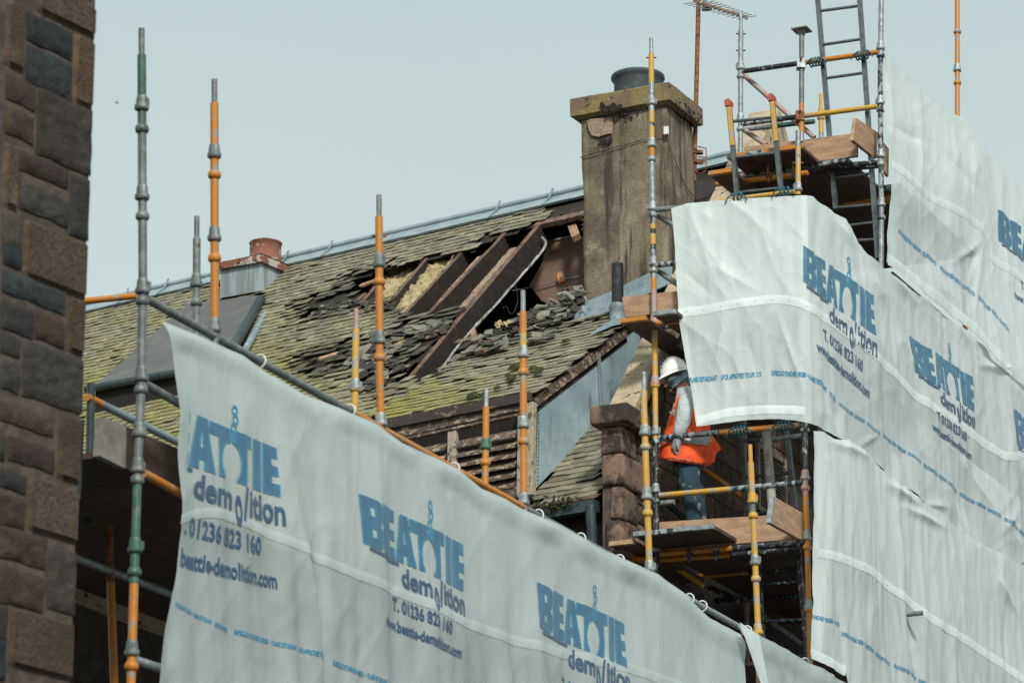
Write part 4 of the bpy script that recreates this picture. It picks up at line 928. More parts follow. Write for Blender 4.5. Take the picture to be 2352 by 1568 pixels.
mb = MB(); slates(mb, vl, H, dd, DRN, u0, u1, v0, v1, .115, keep_d, dcol, .10, .22, seed=21)
droof = mb.build('dormer_roof', dorm)
mb = MB(); Pd_ = [ond(p, -.02) for p in DPOLY]; mb.add(Pd_, [tuple(range(len(Pd_)))], M_char); mb.build('dormer_sarking', dorm)
for k, p in enumerate(TT('e',(1300,137),(1490,145),(1480,178),(1440,148),(1260,230),(1285,210),(1240,198),(1265,275),(1160,303),(965,370),(1060,355)) + TT('d',(1690,1300),(1960,1240),(1500,1350))):
    mb = MB(); P = ond(p, .05); rr = random.uniform(.025, .05) * (1.4 if k in (0, 9) else 1); n = 8; vs = [P + DRN*rr*.8]; 
    for a in range(n): vs.append(P + (H*cos(a*pi/4)*1.3 + dd*sin(a*pi/4)) * rr * random.uniform(.8, 1.3))
    for a in range(n): vs.append(P + (H*cos(a*pi/4)*1.0 + dd*sin(a*pi/4)*.7) * rr * .75 + DRN*rr*.6)
    mb.add(vs, [(0, 9+a, 9+(a+1)%8) for a in range(8)] + [(9+a, 1+a, 1+(a+1)%8, 9+(a+1)%8) for a in range(8)], M_moss, True); mb.build('moss_clump', dorm)
# verge timbers and fascia
def beam(pts, X, Y, m, name, par):
    mb = MB(); vs = []
    for P in pts: vs += [P, P+X, P+X+Y, P+Y]
    n = len(pts) - 1; mb.add(vs, [(4*k+a, 4*k+(a+1)%4, 4*k+4+(a+1)%4, 4*k+4+a) for k in range(n) for a in range(4)] + [(3,2,1,0), (4*n,4*n+1,4*n+2,4*n+3)], m); return mb.build(name, par)
a1 = vl + dd*.05; a0_ = vt - dd*.0
beam([a1 - DRN*.03 - H*.03, a0_ - DRN*.03 - H*.03], H*.05, -DRN*.09, M_peel, 'verge_board', dorm)
beam([a1 - DRN*.122 - H*.0, a0_ - DRN*.122 - H*.0], H*.04, -DRN*.06, M_peeld, 'verge_board', dorm)
# cheek
ck = [onc(p) for p in ((1238,915), (1462,752), (1478,790), (1385,962), (1236,1120))]
mb = MB(); mb.add(ck, [(0,1,2,3,4)], M_cheek); mb.build('cheek', dorm)
beam([onc(T('e',1945,20)) - H*.012, onc(T('e',1975,440)) - H*.012], -H*.02, -HB*.035, M_lead, 'cheek_seam', dorm)
mb = MB()
for k in range(22):
    P = onc((1239.5, 925 + k*8.8)) - H*.003; mb.tube([P, P - H*.008], .006, M_black, 6)
mb.build('cheek_nails', dorm)
# front: fascia, head rail, posts, sill, louvres
def fq(name, pts, th, m, off=0.0, par=None):
    P = [onf(p, off) for p in pts]; mb = MB(); n = -HB*th; mb.hexa([P[0], P[1], P[2], P[3], P[0]+n, P[1]+n, P[2]+n, P[3]+n], m); return bevel(mb.build(name, par or dorm), .006)
fq('fascia', TT('e',(100,600),(1440,330),(1440,405),(100,690)), .05, M_peeld, .06)
fq('head_rail', TT('e',(150,680),(1400,410),(1400,470),(150,770)), .04, M_peel, .03)
fq('head_rail', TT('e',(300,740),(1400,490),(1400,512),(300,765)), .055, M_peel, .03)
fq('mullion', TT('e',(798,632),(866,620),(866,1200),(798,1200)), .05, M_peell, .02)
fq('corner_post', TT('e',(1345,500),(1405,490),(1405,1150),(1345,1165)), .05, M_peell, .03)
fq('corner_post', TT('e',(1408,430),(1475,410),(1478,1140),(1412,1150)), .07, M_peell, .03)
fq('sill_board', TT('e',(1100,1120),(1345,1060),(1345,1160),(1150,1210)), .04, M_peel, .02)
for side, (xa, xb) in enumerate(((250, 800), (866, 1348))):
    for k in range(9):
        y = 735 + k*78; ya = y - (xa-866)*.20 * 1.0; yb = y - (xb-866)*.20
        p1, p2 = T('e',xa,ya-25), T('e',xb,yb-25)
        P1, P2 = onf(p1, -.02), onf(p2, -.02); out = -HB*.09 - Z*.085
        mb = MB(); n = 16; vs = []
        for q in range(n+1):
            c = P1.lerp(P2, q/n); j_ = .006*nz((q*.8, k*3, side)); vs += [c, c + out + Z*j_, c + out + Z*(-.022+j_), c - Z*.02]
        mb.add(vs, [(4*q+a, 4*q+(a+1)%4, 4*q+4+(a+1)%4, 4*q+4+a) for q in range(n) for a in range(4)], M_peel); mb.build('louvre_slat', dorm)
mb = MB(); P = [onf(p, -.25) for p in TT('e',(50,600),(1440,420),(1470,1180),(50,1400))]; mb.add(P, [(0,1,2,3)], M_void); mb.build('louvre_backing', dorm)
# debris on top of the dormer
rubble('broken_slates', TT('d',(900,1400),(1050,1310),(1200,1240),(1560,1060),(1810,920),(1815,1060),(1700,1150),(1650,1190),(1300,1270),(1100,1400)), .09, 230, (vl + DRN*.02, DRN), .07, .20, seed=31, char=.62)
rubble('broken_slates', TT('d',(880,1420),(1100,1390),(1500,1290),(1700,1200),(1500,1260),(1100,1330)), .03, 16, (vl + DRN*.06, DRN), .1, .22, seed=33, char=.2)
mb = MB()
for (x1, y1, x2, y2) in ((1690,920,1750,970),(1555,968,1620,1000)): mb.tube([ond(T('d',x1,y1), .2), ond(T('d',x2,y2), .12)], .024, M_bgrey, 12)
mb.build('broken_pipe', dorm)
mb = MB(); c = ond(T('d',1205,1195), .1)
for k in range(60):
    a = Vector((random.gauss(0, 1), random.gauss(0, 1), random.gauss(0, .7))); a.normalize(); mb.obox(c + Vector((a.x*.09, a.y*.05, a.z*.06)), Vector((.035, .01, random.uniform(-.02, .02))), Vector((0, .03, .01)), Vector((random.uniform(-.02, .02), 0, .03)), M_insul)
mb.build('wool_scrap', dorm)
for q in ((1000,1320,1040,1300),(1640,1110,1700,1095),(1010,1400,1080,1380),(1640,945,1700,925),(1690,905,1740,885)):
    mb = MB(); P, Q = ond(T('d',q[0],q[1]), .16), ond(T('d',q[2],q[3]), .18); mb.obox(P, Q-P, dd*.07, DRN*.04, M_rafter if q[0] != 1640 else M_white); mb.build('timber_offcut', dorm)
# lower skirt roof at the right of the dormer, gutter and moss
mb = MB(); SK = TT('e',(1445,1175),(1960,500),(1975,560),(1975,1130),(1600,1200)); P = [onr(p, -.01) for p in SK]; mb.add(P, [tuple(range(5))], M_char); mb.build('skirt_sarking', roof)
gt = [onr(p, 0) for p in TT('e',(1380,1215),(1990,1105))]
beam([gt[0] - HB*.0 + Z*.0, gt[1]], -HB*.10 - Z*.05, -Z*.02 , M_sand, 'eave_slab', house)
beam([gt[0] - HB*.02 - Z*.09, gt[1] - HB*.02 - Z*.09], -HB*.12, -Z*.11, M_plastic, 'gutter', house)
mb = MB(); c = onr(T('e',1680,1195)) - HB*.1
for k in range(90):
    P = c + H*random.gauss(0, .12) + Z*random.gauss(-.05, .035) + HB*random.uniform(-.05, 0); mb.obox(P, Vector((.02, 0, random.uniform(-.01, .01))), Vector((0, .015, 0)), Vector((0, 0, .018)), M_moss)
mb.build('gutter_moss', house)
mb = MB(); P = onr(T('e',1945,1140)) - HB*.08 - Z*.1; mb.tube([P, P - Z*.12, P - Z*.2 + HB*.02, Vector((P.x, P.y, 0)) + HB*.02], .05, M_plastic, 14); mb.build('downpipe', house)

# ------------------------------------------------------------------ box dormer with mineral felt roof, zinc vent box with rusty cowl
FX = onr((300, 950)); 
tl, tr_, brp = onr((430,708), .03), onr((604,686), .03), None
f1 = hit((222,898), FX, HB); f2 = hit((392,868), FX, HB); t = (535-222)/(392-222); f2 = f1 + (f2 - f1)*1.0; f3 = hit((520,838), FX, HB)
bd = bpy.data.objects.new('box_dormer', None); COL.objects.link(bd); bd.parent = house
tl2 = onr((372,775), .03)
mb = MB(); vs = [f1, f3, tr_, tl]; dz = Z*-.06
mb.add(vs + [v + dz for v in vs], [(0,1,2,3), (7,6,5,4), (0,4,5,1), (1,5,6,2), (2,6,7,3), (3,7,4,0)], M_felt); mb.build('felt_roof', bd)
mb = MB(); mb.tube([f3 + Z*.0, f3.lerp(tr_, .92), tr_.lerp(f3, .03) - Z*.05, tr_.lerp(f3, .1) - Z*.2], .06, M_plastic, 12); mb.build('rolled_edge', bd)
c0 = f3 + (-H)*.14 - Z*.12; c1 = tr_ + (-H)*.14 - Z*.12
mb = MB(); mb.tube([c0, c1], .045, M_lead, 12); mb.build('side_flashing', bd)
mb = MB(); dwn = Z*-.75; mb.add([f1+dz, f3+dz, f3+dwn, f1+dwn, tr_, tl], [(0,1,2,3), (1,4,2), (0,3,5)], M_void); mb.build('front_panel', bd)
mb = MB(); mb.tube([f1 + dz - HB*.06 - H*-.1, f3 + dz - HB*.06], .05, M_plastic, 12); mb.build('gutter', bd)
VP0 = onr(T('c',330,1012)); v_ = lambda *q: hit(T('c',*q), VP0, HB)
vent = bpy.data.objects.new('vent_box', None); COL.objects.link(vent); vent.parent = house
a, b_, c_, d_ = v_(155,728), v_(470,666), v_(476,937), v_(150,1002); dep = HB*.95
mb = MB(); mb.add([a, b_, c_, d_, a+dep, b_+dep, c_+dep, d_+dep], [(0,3,2,1), (1,2,6,5), (4,5,6,7), (0,4,7,3), (0,1,5,4)], M_zinc); mb.build('zinc_casing', vent)
mb = MB(); X = (b_-a).normalized()
A1, B1 = a - X*.05 - HB*.05 - Z*.0, b_ + X*.05 - HB*.05; C1 = B1 + dep + HB*.1; D1 = A1 + dep + HB*.1; lo_ = Z*-.095
mb.add([A1, B1, C1, D1, A1+lo_, B1+lo_, C1+lo_, D1+lo_], [(0,4,5,1), (1,5,6,2), (2,6,7,3), (3,7,4,0)], M_rustw)
cc = (A1+B1+C1+D1)/4 + Z*.10; rr = .205
ring = [cc + Vector((cos(k*pi/12)*rr, sin(k*pi/12)*rr, 0)) for k in range(24)]
sq = []
for k in range(24):
    dv_ = Vector((cos(k*pi/12), sin(k*pi/12), 0)); m_ = max(abs(dv_.dot(X))/((B1-A1).length/2), abs(dv_.dot(HB))/((C1-B1).length/2), 1e-4); sq.append((A1+B1+C1+D1)/4 + dv_/m_)
mb.add(ring + sq, [(k, 24+k, 24+(k+1)%24, (k+1)%24) for k in range(24)], M_rustw); mb.build('rusty_lid', vent)
mb = MB(); hh = .27; n = 28; vs = []
for lvl, k_ in ((0, 1.02), (.04, 1.05), (.05, .98), (hh-.02, .98), (hh-.015, 1.03), (hh, 1.03), (hh, .93), (.1, .9)):
    for k in range(n): an = 2*pi*k/n; vs.append(cc + Vector((cos(an), sin(an), 0))*rr*k_ + Z*(lvl - .01 + (.012*nz((k*1.9, 1, 1)) if lvl >= hh else 0)))
mb.add(vs, [(q*n+k, q*n+(k+1)%n, (q+1)*n+(k+1)%n, (q+1)*n+k) for q in range(7) for k in range(n)], M_rustw, True); mb.build('cowl', vent)
for q in ((180,750),(315,715),(440,690)):
    mb = MB(); P = v_(*q) - HB*.055; mb.obox(P - X*.03 - Z*.03, X*.06, -HB*.012, Z*.06, M_rust); mb.build('bracket_plate', vent)
mb = MB(); P = onr(T('c',1438,560)) + HB*.6; mb.tube([P - Z*.3, P + Z*.42], .05, M_pot, 12); mb.build('vent_pipe', house)

# ------------------------------------------------------------------ chimney with cap, pot, lead apron and soil pipe
KP = onr(T('f',185,1450)); kA = dr(-64); kB = dr(28); kn = Vector((-kA.y, kA.x, 0)); kn = kn if kn.dot(EYE - KP) < 0 else -kn
def onk(p): return hit(p, KP, kn)
tl = onk(T('f',142,480)); bl = onk(T('f',182,1470)); tr = onk(T('f',588,428)); brr = onk(T('f',618,1330))
W1 = (tr - tl); W1.z = 0; w1 = W1.length; W0 = (brr - bl); W0.z = 0; ux = W1.normalized(); dpt = .4
for _ in range(40):      # depth from where the far right edge shows
    q = proj(tr + kB*dpt); 
    if q[0] < T('f',728,555)[0]: dpt += .02
chim = bpy.data.objects.new('chimney', None); COL.objects.link(chim); chim.parent = house
zt = tl.z; zb0 = bl.z - 1.2
def ch(a, b_, zz):       # a 0..1 across, b 0..1 deep
    t_ = (zt - zz) / (zt - bl.z); L0 = tl.lerp(bl, t_); R0_ = tr.lerp(brr, t_); P = L0.lerp(R0_, a); P.z = zz; return P + kB*dpt*b_
mb = MB(); nz_ = 60; na = 24
loop = [(k/na, 0) for k in range(na)] + [(1, k/16) for k in range(16)] + [(1-k/6, 1) for k in range(6)] + [(0, 1-k/6) for k in range(6)]
vs = []
for q in range(nz_+1):
    zz = zt + (zb0 - zt)*q/nz_
    for (a, b_) in loop:
        P = ch(a, b_, zz); d_ = (Vector((a-.5, b_-.5, 0))); out = (ux*d_.x + kB*d_.y).normalized(); cornr = 1 - sst(0, .05, min(abs(a-1), 1)) if b_ == 0 else 0
        P = P + out*(.018*nz((P.x*2, P.y*2, P.z*1.7)) + .006*nz(P*4.5)) ; vs.append(P)
nl = len(loop); mb.add(vs, [(q*nl+k, (q+1)*nl+k, (q+1)*nl+(k+1)%nl, q*nl+(k+1)%nl) for q in range(nz_) for k in range(nl)], M_harl, True); mb.build('stack', chim)
mb = MB(); Pp = [onk(p) - kn*.030 for p in TT('f',(178,500),(200,488),(270,484),(312,478),(318,520),(312,562),(275,570),(240,582),(205,574),(190,545))]; mb.add(Pp, [tuple(range(10))], M_patch); mb.build('render_patch', chim)
def ploop(zz, o): 
    return [ch(0,0,zz) - ux*o - kB*o, ch(1,0,zz) + ux*o - kB*o, ch(1,1,zz) + ux*o + kB*o, ch(0,1,zz) - ux*o + kB*o]
ctp = onk(T('f',120,398)); czt = zt + .215; czb = zt - .0
mb = MB(); lv = [(czb-.03, .02), (czb, .085), (czt-.015, .085), (czt, .07)]; vs = []
NS = 14
for zz, o in lv:
    q = ploop(zz, o)
    for s_ in range(4):
        for k in range(NS): P = q[s_].lerp(q[(s_+1)%4], k/NS); vs.append(P + Vector((nz(P*7), nz(P*7+Vector((3,3,3))), nz(P*9))) * .007)
nl = 4*NS; mb.add(vs, [(a*nl+k, a*nl+(k+1)%nl, (a+1)*nl+(k+1)%nl, (a+1)*nl+k) for a in range(3) for k in range(nl)] + [tuple(range(3*nl, 4*nl))], M_cap); mb.build('cap', chim)
pc = ch(.50, .55, czt); mb = MB()
mb.col = (1,1,1,1); n = 32; vs = []
for lvl, r_ in ((-.05, .275), (.25, .275), (.27, .29), (.30, .312), (.325, .308), (.325, .27), (.1, .26)):
    for k in range(n): an = 2*pi*k/n; vs.append(pc + Vector((cos(an), sin(an), 0))*r_*.97 + Z*lvl)
mb.add(vs, [(q*n+k, q*n+(k+1)%n, (q+1)*n+(k+1)%n, (q+1)*n+k) for q in range(6) for k in range(n)], M_pot, True); mb.build('pot', chim)
# lead apron
mb = MB(); lp = TT('f',(165,1460),(190,1500),(330,1440),(520,1345),(640,1290)); lw = TT('f',(140,1535),(186,1540),(338,1478),(535,1380),(655,1325))
P1 = [onk(p) - kn*.03 for p in lp]; P2 = [onr(p, .07) for p in lw]; P3 = [p + Z*.12 for p in P1]
mb.add(P3 + P1 + P2, [(k, k+1, k+6, k+5) for k in range(4)] + [(5+k, 6+k, 11+k, 10+k) for k in range(4)], M_lead); o = mb.build('lead_apron', chim); md = o.modifiers.new('s','SOLIDIFY'); md.thickness = .01
mb = MB(); P = onk(T('f',178,1450)) - kn*.06; mb.tube([P - Z*.25, P - Z*.1, P + Z*.05, P + Z*.1], .08, M_lead, 10, taper=[.11, .08, .05, .02]); mb.build('lead_corner', chim)
sp1 = ond(T('i',160,610), .0); mb = MB(); spz = hit(T('f',346,1240), sp1, HB); sp0 = Vector((spz.x, spz.y, sp1.z - .1))
mb.tube([sp0, Vector((sp0.x, sp0.y, spz.z))], .062, M_blackp, 18); soil = mb.build('soil_pipe', house)
mb = MB(); mb.tube([Vector((sp0.x, sp0.y, sp0.z + h)) for h in (.02, .08, .12, .2, .22, .27)], .1, M_lead, 16, taper=[.12, .09, .08, .08, .092, .078]); mb.build('lead_collar', soil)
mb = MB(); P = [ond(p, .05) for p in TT('i',(110,600),(215,590),(215,640),(110,665),(20,705),(-90,745),(-20,690),(50,640))]; mb.add(P, [tuple(range(len(P)))], M_lead); mb.build('lead_sheet', dorm)
mb = MB(); rnd = random.Random(8)
for cx_, cy_, sx_, sy_, n_, face in ((270,600,40,26,16,0),(330,440,60,14,34,1),(400,470,60,14,8,0)):
    for k in range(n_):
        p = T('f', cx_ + rnd.gauss(0, sx_*.5), cy_ + rnd.gauss(0, sy_*.5)); P = onk(p) - kn*(.03 if not face else .115); r_ = rnd.uniform(.012, .034)
        vs = [P - kn*.012] + [P + (ux*cos(a*pi/4) + Z*sin(a*pi/4))*r_*rnd.uniform(.6, 1.2) for a in range(8)]
        mb.add(vs, [(0, 1+a, 1+(a+1)%8) for a in range(8)], M_lichen, True)
for k in range(34):
    P = tr + kB*rnd.uniform(.1, dpt+.02) + Z*(.02 + rnd.random()*.15) + ux*.09; r_ = rnd.uniform(.01, .03)
    vs = [P + ux*.01] + [P + (kB*cos(a*pi/4) + Z*sin(a*pi/4))*r_*rnd.uniform(.6, 1.2) for a in range(8)]
    mb.add(vs, [(0, 1+a, 1+(a+1)%8) for a in range(8)], M_lichen, True)
mb.build('lichen_spots', chim)
mb = MB(); mb.tube([onk(T('f',*w_)) - kn*.028 for w_ in ((148,692),(205,672),(262,655),(320,636),(380,622),(450,600),(500,588),(545,575))], .005, M_black, 5); mb.build('crack', chim)
# aerial clamp on stack and small junction box
mb = MB(); P = onk(T('f',590,570)) - kn*.04; mb.obox(P, ux*.05, -kn*.03, Z*.09, M_tie); mb.build('junction_box', chim)
mb = MB(); mb.tube([onk(T('f',540,575)) - kn*.03, onk(T('f',600,560)) - kn*.03, tr + kB*.15 + ux*.03 - Z*.55, tr + kB*.4 + ux*.03 - Z*.75, tr + kB*dpt + ux*.04 - Z*.85], .006, M_rust, 5); mb.build('strap_wire', chim)

# ------------------------------------------------------------------ tv aerial
AM = tr + kB*(dpt + .12) - ux*-.06; AX = Vector((AM.x, AM.y, 0))
aer = thing('tv_aerial', 'rusty mast with a long toothed television aerial standing behind the big chimney', 'aerial', (AM.x, AM.y, AM.z))
def onae(p): return hit(p, AX, Vector((0, 1, 0)))
mt_ = onae(T('g',338,-60)); mbm = onae(T('g',325,1400)); inv = Matrix.Translation(-Vector(aer.location))
def buildp(mb, name, par): o = mb.build(name, par); o.matrix_parent_inverse = inv; return o
mb = MB(); mb.tube([mt_, Vector((mbm.x, mbm.y, mbm.z))], .026, M_rust, 12); mast = buildp(mb, 'mast', aer)
mb = MB(); p0, p1 = onae(T('g',300,-15)), onae(T('g',712,182)); p1 = p1 + Vector((0, -.25, 0)); mb.tube([p0, p1], .016, M_rust, 8); boom = buildp(mb, 'boom', aer)
bd_ = (p1-p0).normalized(); el = Vector((.94, .2, .28)).normalized()
mb = MB()
for k in range(12):
    P = p0.lerp(p1, .06 + .92*k/11); L_ = .16 - .004*k; mb.tube([P - el*L_, P + el*L_], .0055, M_dgrey, 6); mb.obox(P - Vector((.015,.015,.02)), Vector((.03,0,0)), Vector((0,.03,0)), Vector((0,0,.045)), M_black)
buildp(mb, 'elements', aer)
mb = MB(); P = onae(T('g',400,30)); mb.obox(P - Vector((.05,.04,.04)), Vector((.11,0,0)), Vector((0,.08,0)), Vector((0,0,.09)), M_black); buildp(mb, 'connector_box', aer)
mb = MB()
for yy in (650, 700):
    P = onae(T('f',742,yy)); mb.obox(P - Vector((.07,.04,.02)), Vector((.16,0,0)), Vector((0,.07,0)), Vector((0,0,.035)), M_rust)
    mb.tube([P + Vector((.03,-.04,.05)), P + Vector((.12,-.05,.03)), P + Vector((.12,-.05,-.12)), P + Vector((.05,-.04,-.16)), P + Vector((.0,-.04,-.12))], .008, M_rust, 6)
buildp(mb, 'wall_bracket', aer)
#@@PART3
# ------------------------------------------------------------------ sandstone gable house behind the tall scaffold
gh = thing('sandstone_house', 'brown sandstone gable with pale raking coping and rounded corner stones behind the worker', 'house')
GA = 1.72
q0 = ona(T('j',300,200), GA); _, gb0 = ab(q0)
K1 = ona((1452, 941), GA-.03); K2 = ona((1774, 240), GA-.03); _, kb1 = ab(K1); _, kb2 = ab(K2); sl_ = (K2.z-K1.z)/(kb2-kb1)
def rz(b): return K1.z + sl_*(b-kb1) if b < kb2 else K2.z - sl_*(b-kb2)
mb = MB(); bE = 2*kb2 - gb0; rnd = random.Random(5)
poly = [(gb0+.02, 0), (gb0+.02, rz(gb0)-.05), (kb2, K2.z-.12), (bE, rz(bE)-.05), (bE, 0)]
P = [sc(GA+.03, b, z) for b, z in poly]; Q = [sc(GA+.20, b, z) for b, z in poly]; n = 5
mb.add(P+Q, [tuple(range(n)), tuple(range(2*n-1, n-1, -1))] + [(i_, i_+n, (i_+1)%n+n, (i_+1)%n) for i_ in range(n)], M_mortar)
z = 5.0
while z < K2.z:
    h = rnd.uniform(.16, .27); b = gb0 + .30 + rnd.uniform(0, .2)
    while b < 5.2:
        w = rnd.uniform(.28, .62)
        if z + h < min(rz(b), rz(b+w)) - .08:
            c = rnd.uniform(.7, 1.3); c = (.15*c, .098*c, .072*c); na_, nz2 = 5, 3; vs = []
            for j_ in range(nz2+1):
                for i_ in range(na_+1):
                    u, v = i_/na_, j_/nz2; e_ = 0 if (u in (0,1) or v in (0,1)) else 1
                    vs.append(sc(GA + .015 - e_*(.02 + .02*nz((b*5+u*3, z*7+v*2, 1))) , b+.008+(w-.016)*u, z+.008+(h-.016)*v))
            mb.add(vs, [(j_*(na_+1)+i_, (j_+1)*(na_+1)+i_, (j_+1)*(na_+1)+i_+1, j_*(na_+1)+i_+1) for j_ in range(nz2) for i_ in range(na_)], M_dwall, False, [(*c, 1)]*len(vs))
        b += w
    z += h
mb.build('wall', gh)
# coping stones in lengths
mb = None
L_ = sqrt((kb2-kb1)**2 + (K2.z-K1.z)**2); ux_ = (B*(kb2-kb1) + Z*(K2.z-K1.z)).normalized(); up_ = (Z*(kb2-kb1) - B*(K2.z-K1.z)).normalized()
st_ = sc(GA-.04, kb1, K1.z); n = 5
for k in range(n):
    mb = MB(); P = st_ + ux_*(L_*k/n + .006); mb.obox(P - up_*.16, ux_*(L_/n-.012), A*.29, up_*.16, M_skewl); bevel(mb.build('coping_stone', gh), .012, 2)
mb = MB(); ap = sc(GA-.05, kb2, K2.z); X2 = (B*1 - Z*sl_).normalized(); up2 = (Z + B*sl_).normalized()
mb.hexa([ap - Z*.5 - B*.18, ap - Z*.5 + B*.25, ap - Z*.5 + B*.25 + A*.34, ap - Z*.5 - B*.18 + A*.34, ap - B*.0, ap + B*.12, ap + B*.12 + A*.34, ap + A*.34], M_skewl); bevel(mb.build('apex_stone', gh), .015, 2)
mb = MB(); mb.obox(ap + B*.12 - Z*.05, X2*3.0, A*.29, -up2*.16, M_skewl); mb.build('far_coping', gh)
# kneeler and quoins
def quoin(zt_, zb_, a0, a1, b0, b1, name, rnd_=.04, m=M_sand):
    nx, ny, nzz = 8, 8, 8; vs = []; idx = {}
    mb = MB(); fs = []
    def pt(u, v, w):
        P = Vector((u-.5, v-.5, w-.5)); sx, sy, sz = (a1-a0), (b1-b0), (zt_-zb_)
        c = Vector((max(-sx/2+rnd_, min(sx/2-rnd_, P.x*sx)), max(-sy/2+rnd_, min(sy/2-rnd_, P.y*sy)), max(-sz/2+rnd_, min(sz/2-rnd_, P.z*sz))))
        q = Vector((P.x*sx, P.y*sy, P.z*sz)) - c; q = c + (q.normalized()*rnd_ if q.length > 1e-6 else q)
        w3 = sc((a0+a1)/2 + q.x, (b0+b1)/2 + q.y, (zt_+zb_)/2 + q.z); return w3 + Vector((nz(w3*4.1), nz(w3*4.3+Vector((5,5,5))), nz(w3*5+Vector((9,1,1)))))*.013
    def vid(i_, j_, k_):
        if (i_, j_, k_) not in idx: idx[(i_, j_, k_)] = len(vs); vs.append(pt(i_/nx, j_/ny, k_/nzz))
        return idx[(i_, j_, k_)]
    for i_ in range(nx):
        for j_ in range(ny):
            fs.append((vid(i_,j_,0), vid(i_,j_+1,0), vid(i_+1,j_+1,0), vid(i_+1,j_,0))); fs.append((vid(i_,j_,nzz), vid(i_+1,j_,nzz), vid(i_+1,j_+1,nzz), vid(i_,j_+1,nzz)))
            fs.append((vid(i_,0,j_), vid(i_+1,0,j_), vid(i_+1,0,j_+1), vid(i_,0,j_+1))); fs.append((vid(i_,ny,j_), vid(i_,ny,j_+1), vid(i_+1,ny,j_+1), vid(i_+1,ny,j_)))
            fs.append((vid(0,i_,j_), vid(0,i_,j_+1), vid(0,i_+1,j_+1), vid(0,i_+1,j_))); fs.append((vid(nx,i_,j_), vid(nx,i_+1,j_), vid(nx,i_+1,j_+1), vid(nx,i_,j_+1)))
    mb.add(vs, fs, m, True); return mb.build(name, gh)
def zq(y): return onb(T('j',230,y), gb0).z
ql = ab(onb(T('j',165,250), gb0))[0]
quoin(zq(45)+.02, zq(150), GA-.10, ql+.06, gb0-.10, gb0+.50, 'kneeler_stone', .012)
ys = [152, 330, 535, 745, 960, 1180, 1400]
for k in range(6):
    quoin(zq(ys[k]), zq(ys[k+1]) + .008, GA-.03 + (.0 if k % 2 else .02), ql - (.0, .02, .10, .06, .0, .05)[k], gb0 - .02*(k % 2), gb0 + (.34, .58, .36, .55, .34, .5)[k], 'quoin_stone', .03)
mb = MB(); mb.obox(sc(GA+.02, gb0+.03, 0), A*(ql-GA-.05), B*.3, Z*(zq(1400)+.02), M_sand); mb.build('lower_pier', gh)
# louvred window in the gable wall
wq = [ona(T('j',*q), GA-.03) for q in ((1140,240),(1318,228),(1334,610),(1150,660))]
mb = MB(); X = wq[1]-wq[0]; X.z = 0; hgt = wq[0].z - wq[3].z; xo = X.normalized(); fz = wq[3].copy(); fz.z = wq[0].z - hgt
w_ = X.length
for (P, a_, b_) in ((fz, .05, hgt), (fz + xo*(w_-.05), .05, hgt)): mb.obox(P, xo*a_, nB*-.04, Z*b_, M_peell)
for zz in (0, hgt-.05): mb.obox(fz + Z*zz + xo*.051, xo*(w_-.102), nB*-.04, Z*.05, M_peell)
win = mb.build('louvre_window', gh)
mb = MB()
nsl = 19
for k in range(nsl):
    P = fz + xo*.052 + Z*(.06 + (hgt-.12)*k/nsl); mb.obox(P - nB*.01, xo*(w_-.104), -nB*.035 - Z*.02, Z*.012, M_bgrey)
mb.build('slats', win)
mb = MB(); mb.obox(fz + nB*.0 - nB*.006, X.normalized()*w_, -nB*.004, Z*hgt, M_void); mb.build('pane', win)
# black sheet standing for the dark opening between gable and burnt roof
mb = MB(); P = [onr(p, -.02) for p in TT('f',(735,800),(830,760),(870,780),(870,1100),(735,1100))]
mb.add([p - HB*.0 for p in P], [tuple(range(5))], M_void); mb.build('roof_gap_dark_sheet', house)

# ------------------------------------------------------------------ tall scaffold on the right
sc_ = thing('scaffold', 'tall scaffold tower of black, yellow and galvanised tubes around the worker', 'scaffold')
PF = (sc(0,0,0), nA); PI = (sc(QA,0,0), nB); P2 = (sc(0,QB,0), nA); PS = (sc(0,0,0), nB)
def pf(b): return (sc(0,b,0), nA)
def pa(a): return (sc(a,0,0), nB)
tf = lambda y: ty('f', y)
pole(sc_, [T('f',503,58),T('f',517,700),T('i',470,200),T('n',148,0),T('n',168,850),T('j',536,1090)], PF, [(M_ye, tf(290)), (M_galv, tf(440)), (M_ye, tf(500)), (M_black, tf(520)), (M_ye, tf(600)), (M_or, tf(690)), (M_galv, tf(930)), (M_mott, tf(1030)), (M_ye, tf(1055)), (M_black, tf(1080)), (M_ye, tf(1135)), (M_black, tf(1160)), (M_mott, tf(1310)), (M_or, ty('i',330)), (M_pink, ty('i',560)), (M_ye, ty('n',790)), (M_black, ty('j',1090))],
     [(tf(385),'g'),(tf(604),'g'),(tf(690),'gr'),(tf(935),'g'),(tf(980),'kr'),(tf(1222),'g'),(tf(1272),'gr'),(ty('i',600),'p'),(ty('i',680),'yr'),(ty('i',1150),'p'),(ty('i',1192),'yr'),(ty('n',705),'g'),(ty('n',803),'kr'),(ty('n',1195),'g'),(ty('n',1300),'kr'),(ty('j',910),'g')], tf(140), M_galv, label='tall mottled corner pole in front of the chimney', pins=(tf(160),))
pole(sc_, [T('j',1449,100),T('j',1458,500),T('j',1475,850),T('j',1505,1600)], PF, [(M_black, ty('j',430)), (M_pink, ty('j',560)), (M_or, ty('j',1600))],
     [(ty('j',140),'k'),(ty('j',440),'p'),(ty('j',520),'pr'),(ty('j',820),'g'),(ty('j',893),'or'),(ty('j',1255),'g'),(ty('j',1285),'or')], label='black and orange pole at the corner beside the lowest sheet')
bp_ = hit(T('j',1449,100), *PF); mb = MB(); mb.tube([bp_, bp_ + Z*2.1], TR, M_galv); mb.build('standard', sc_)
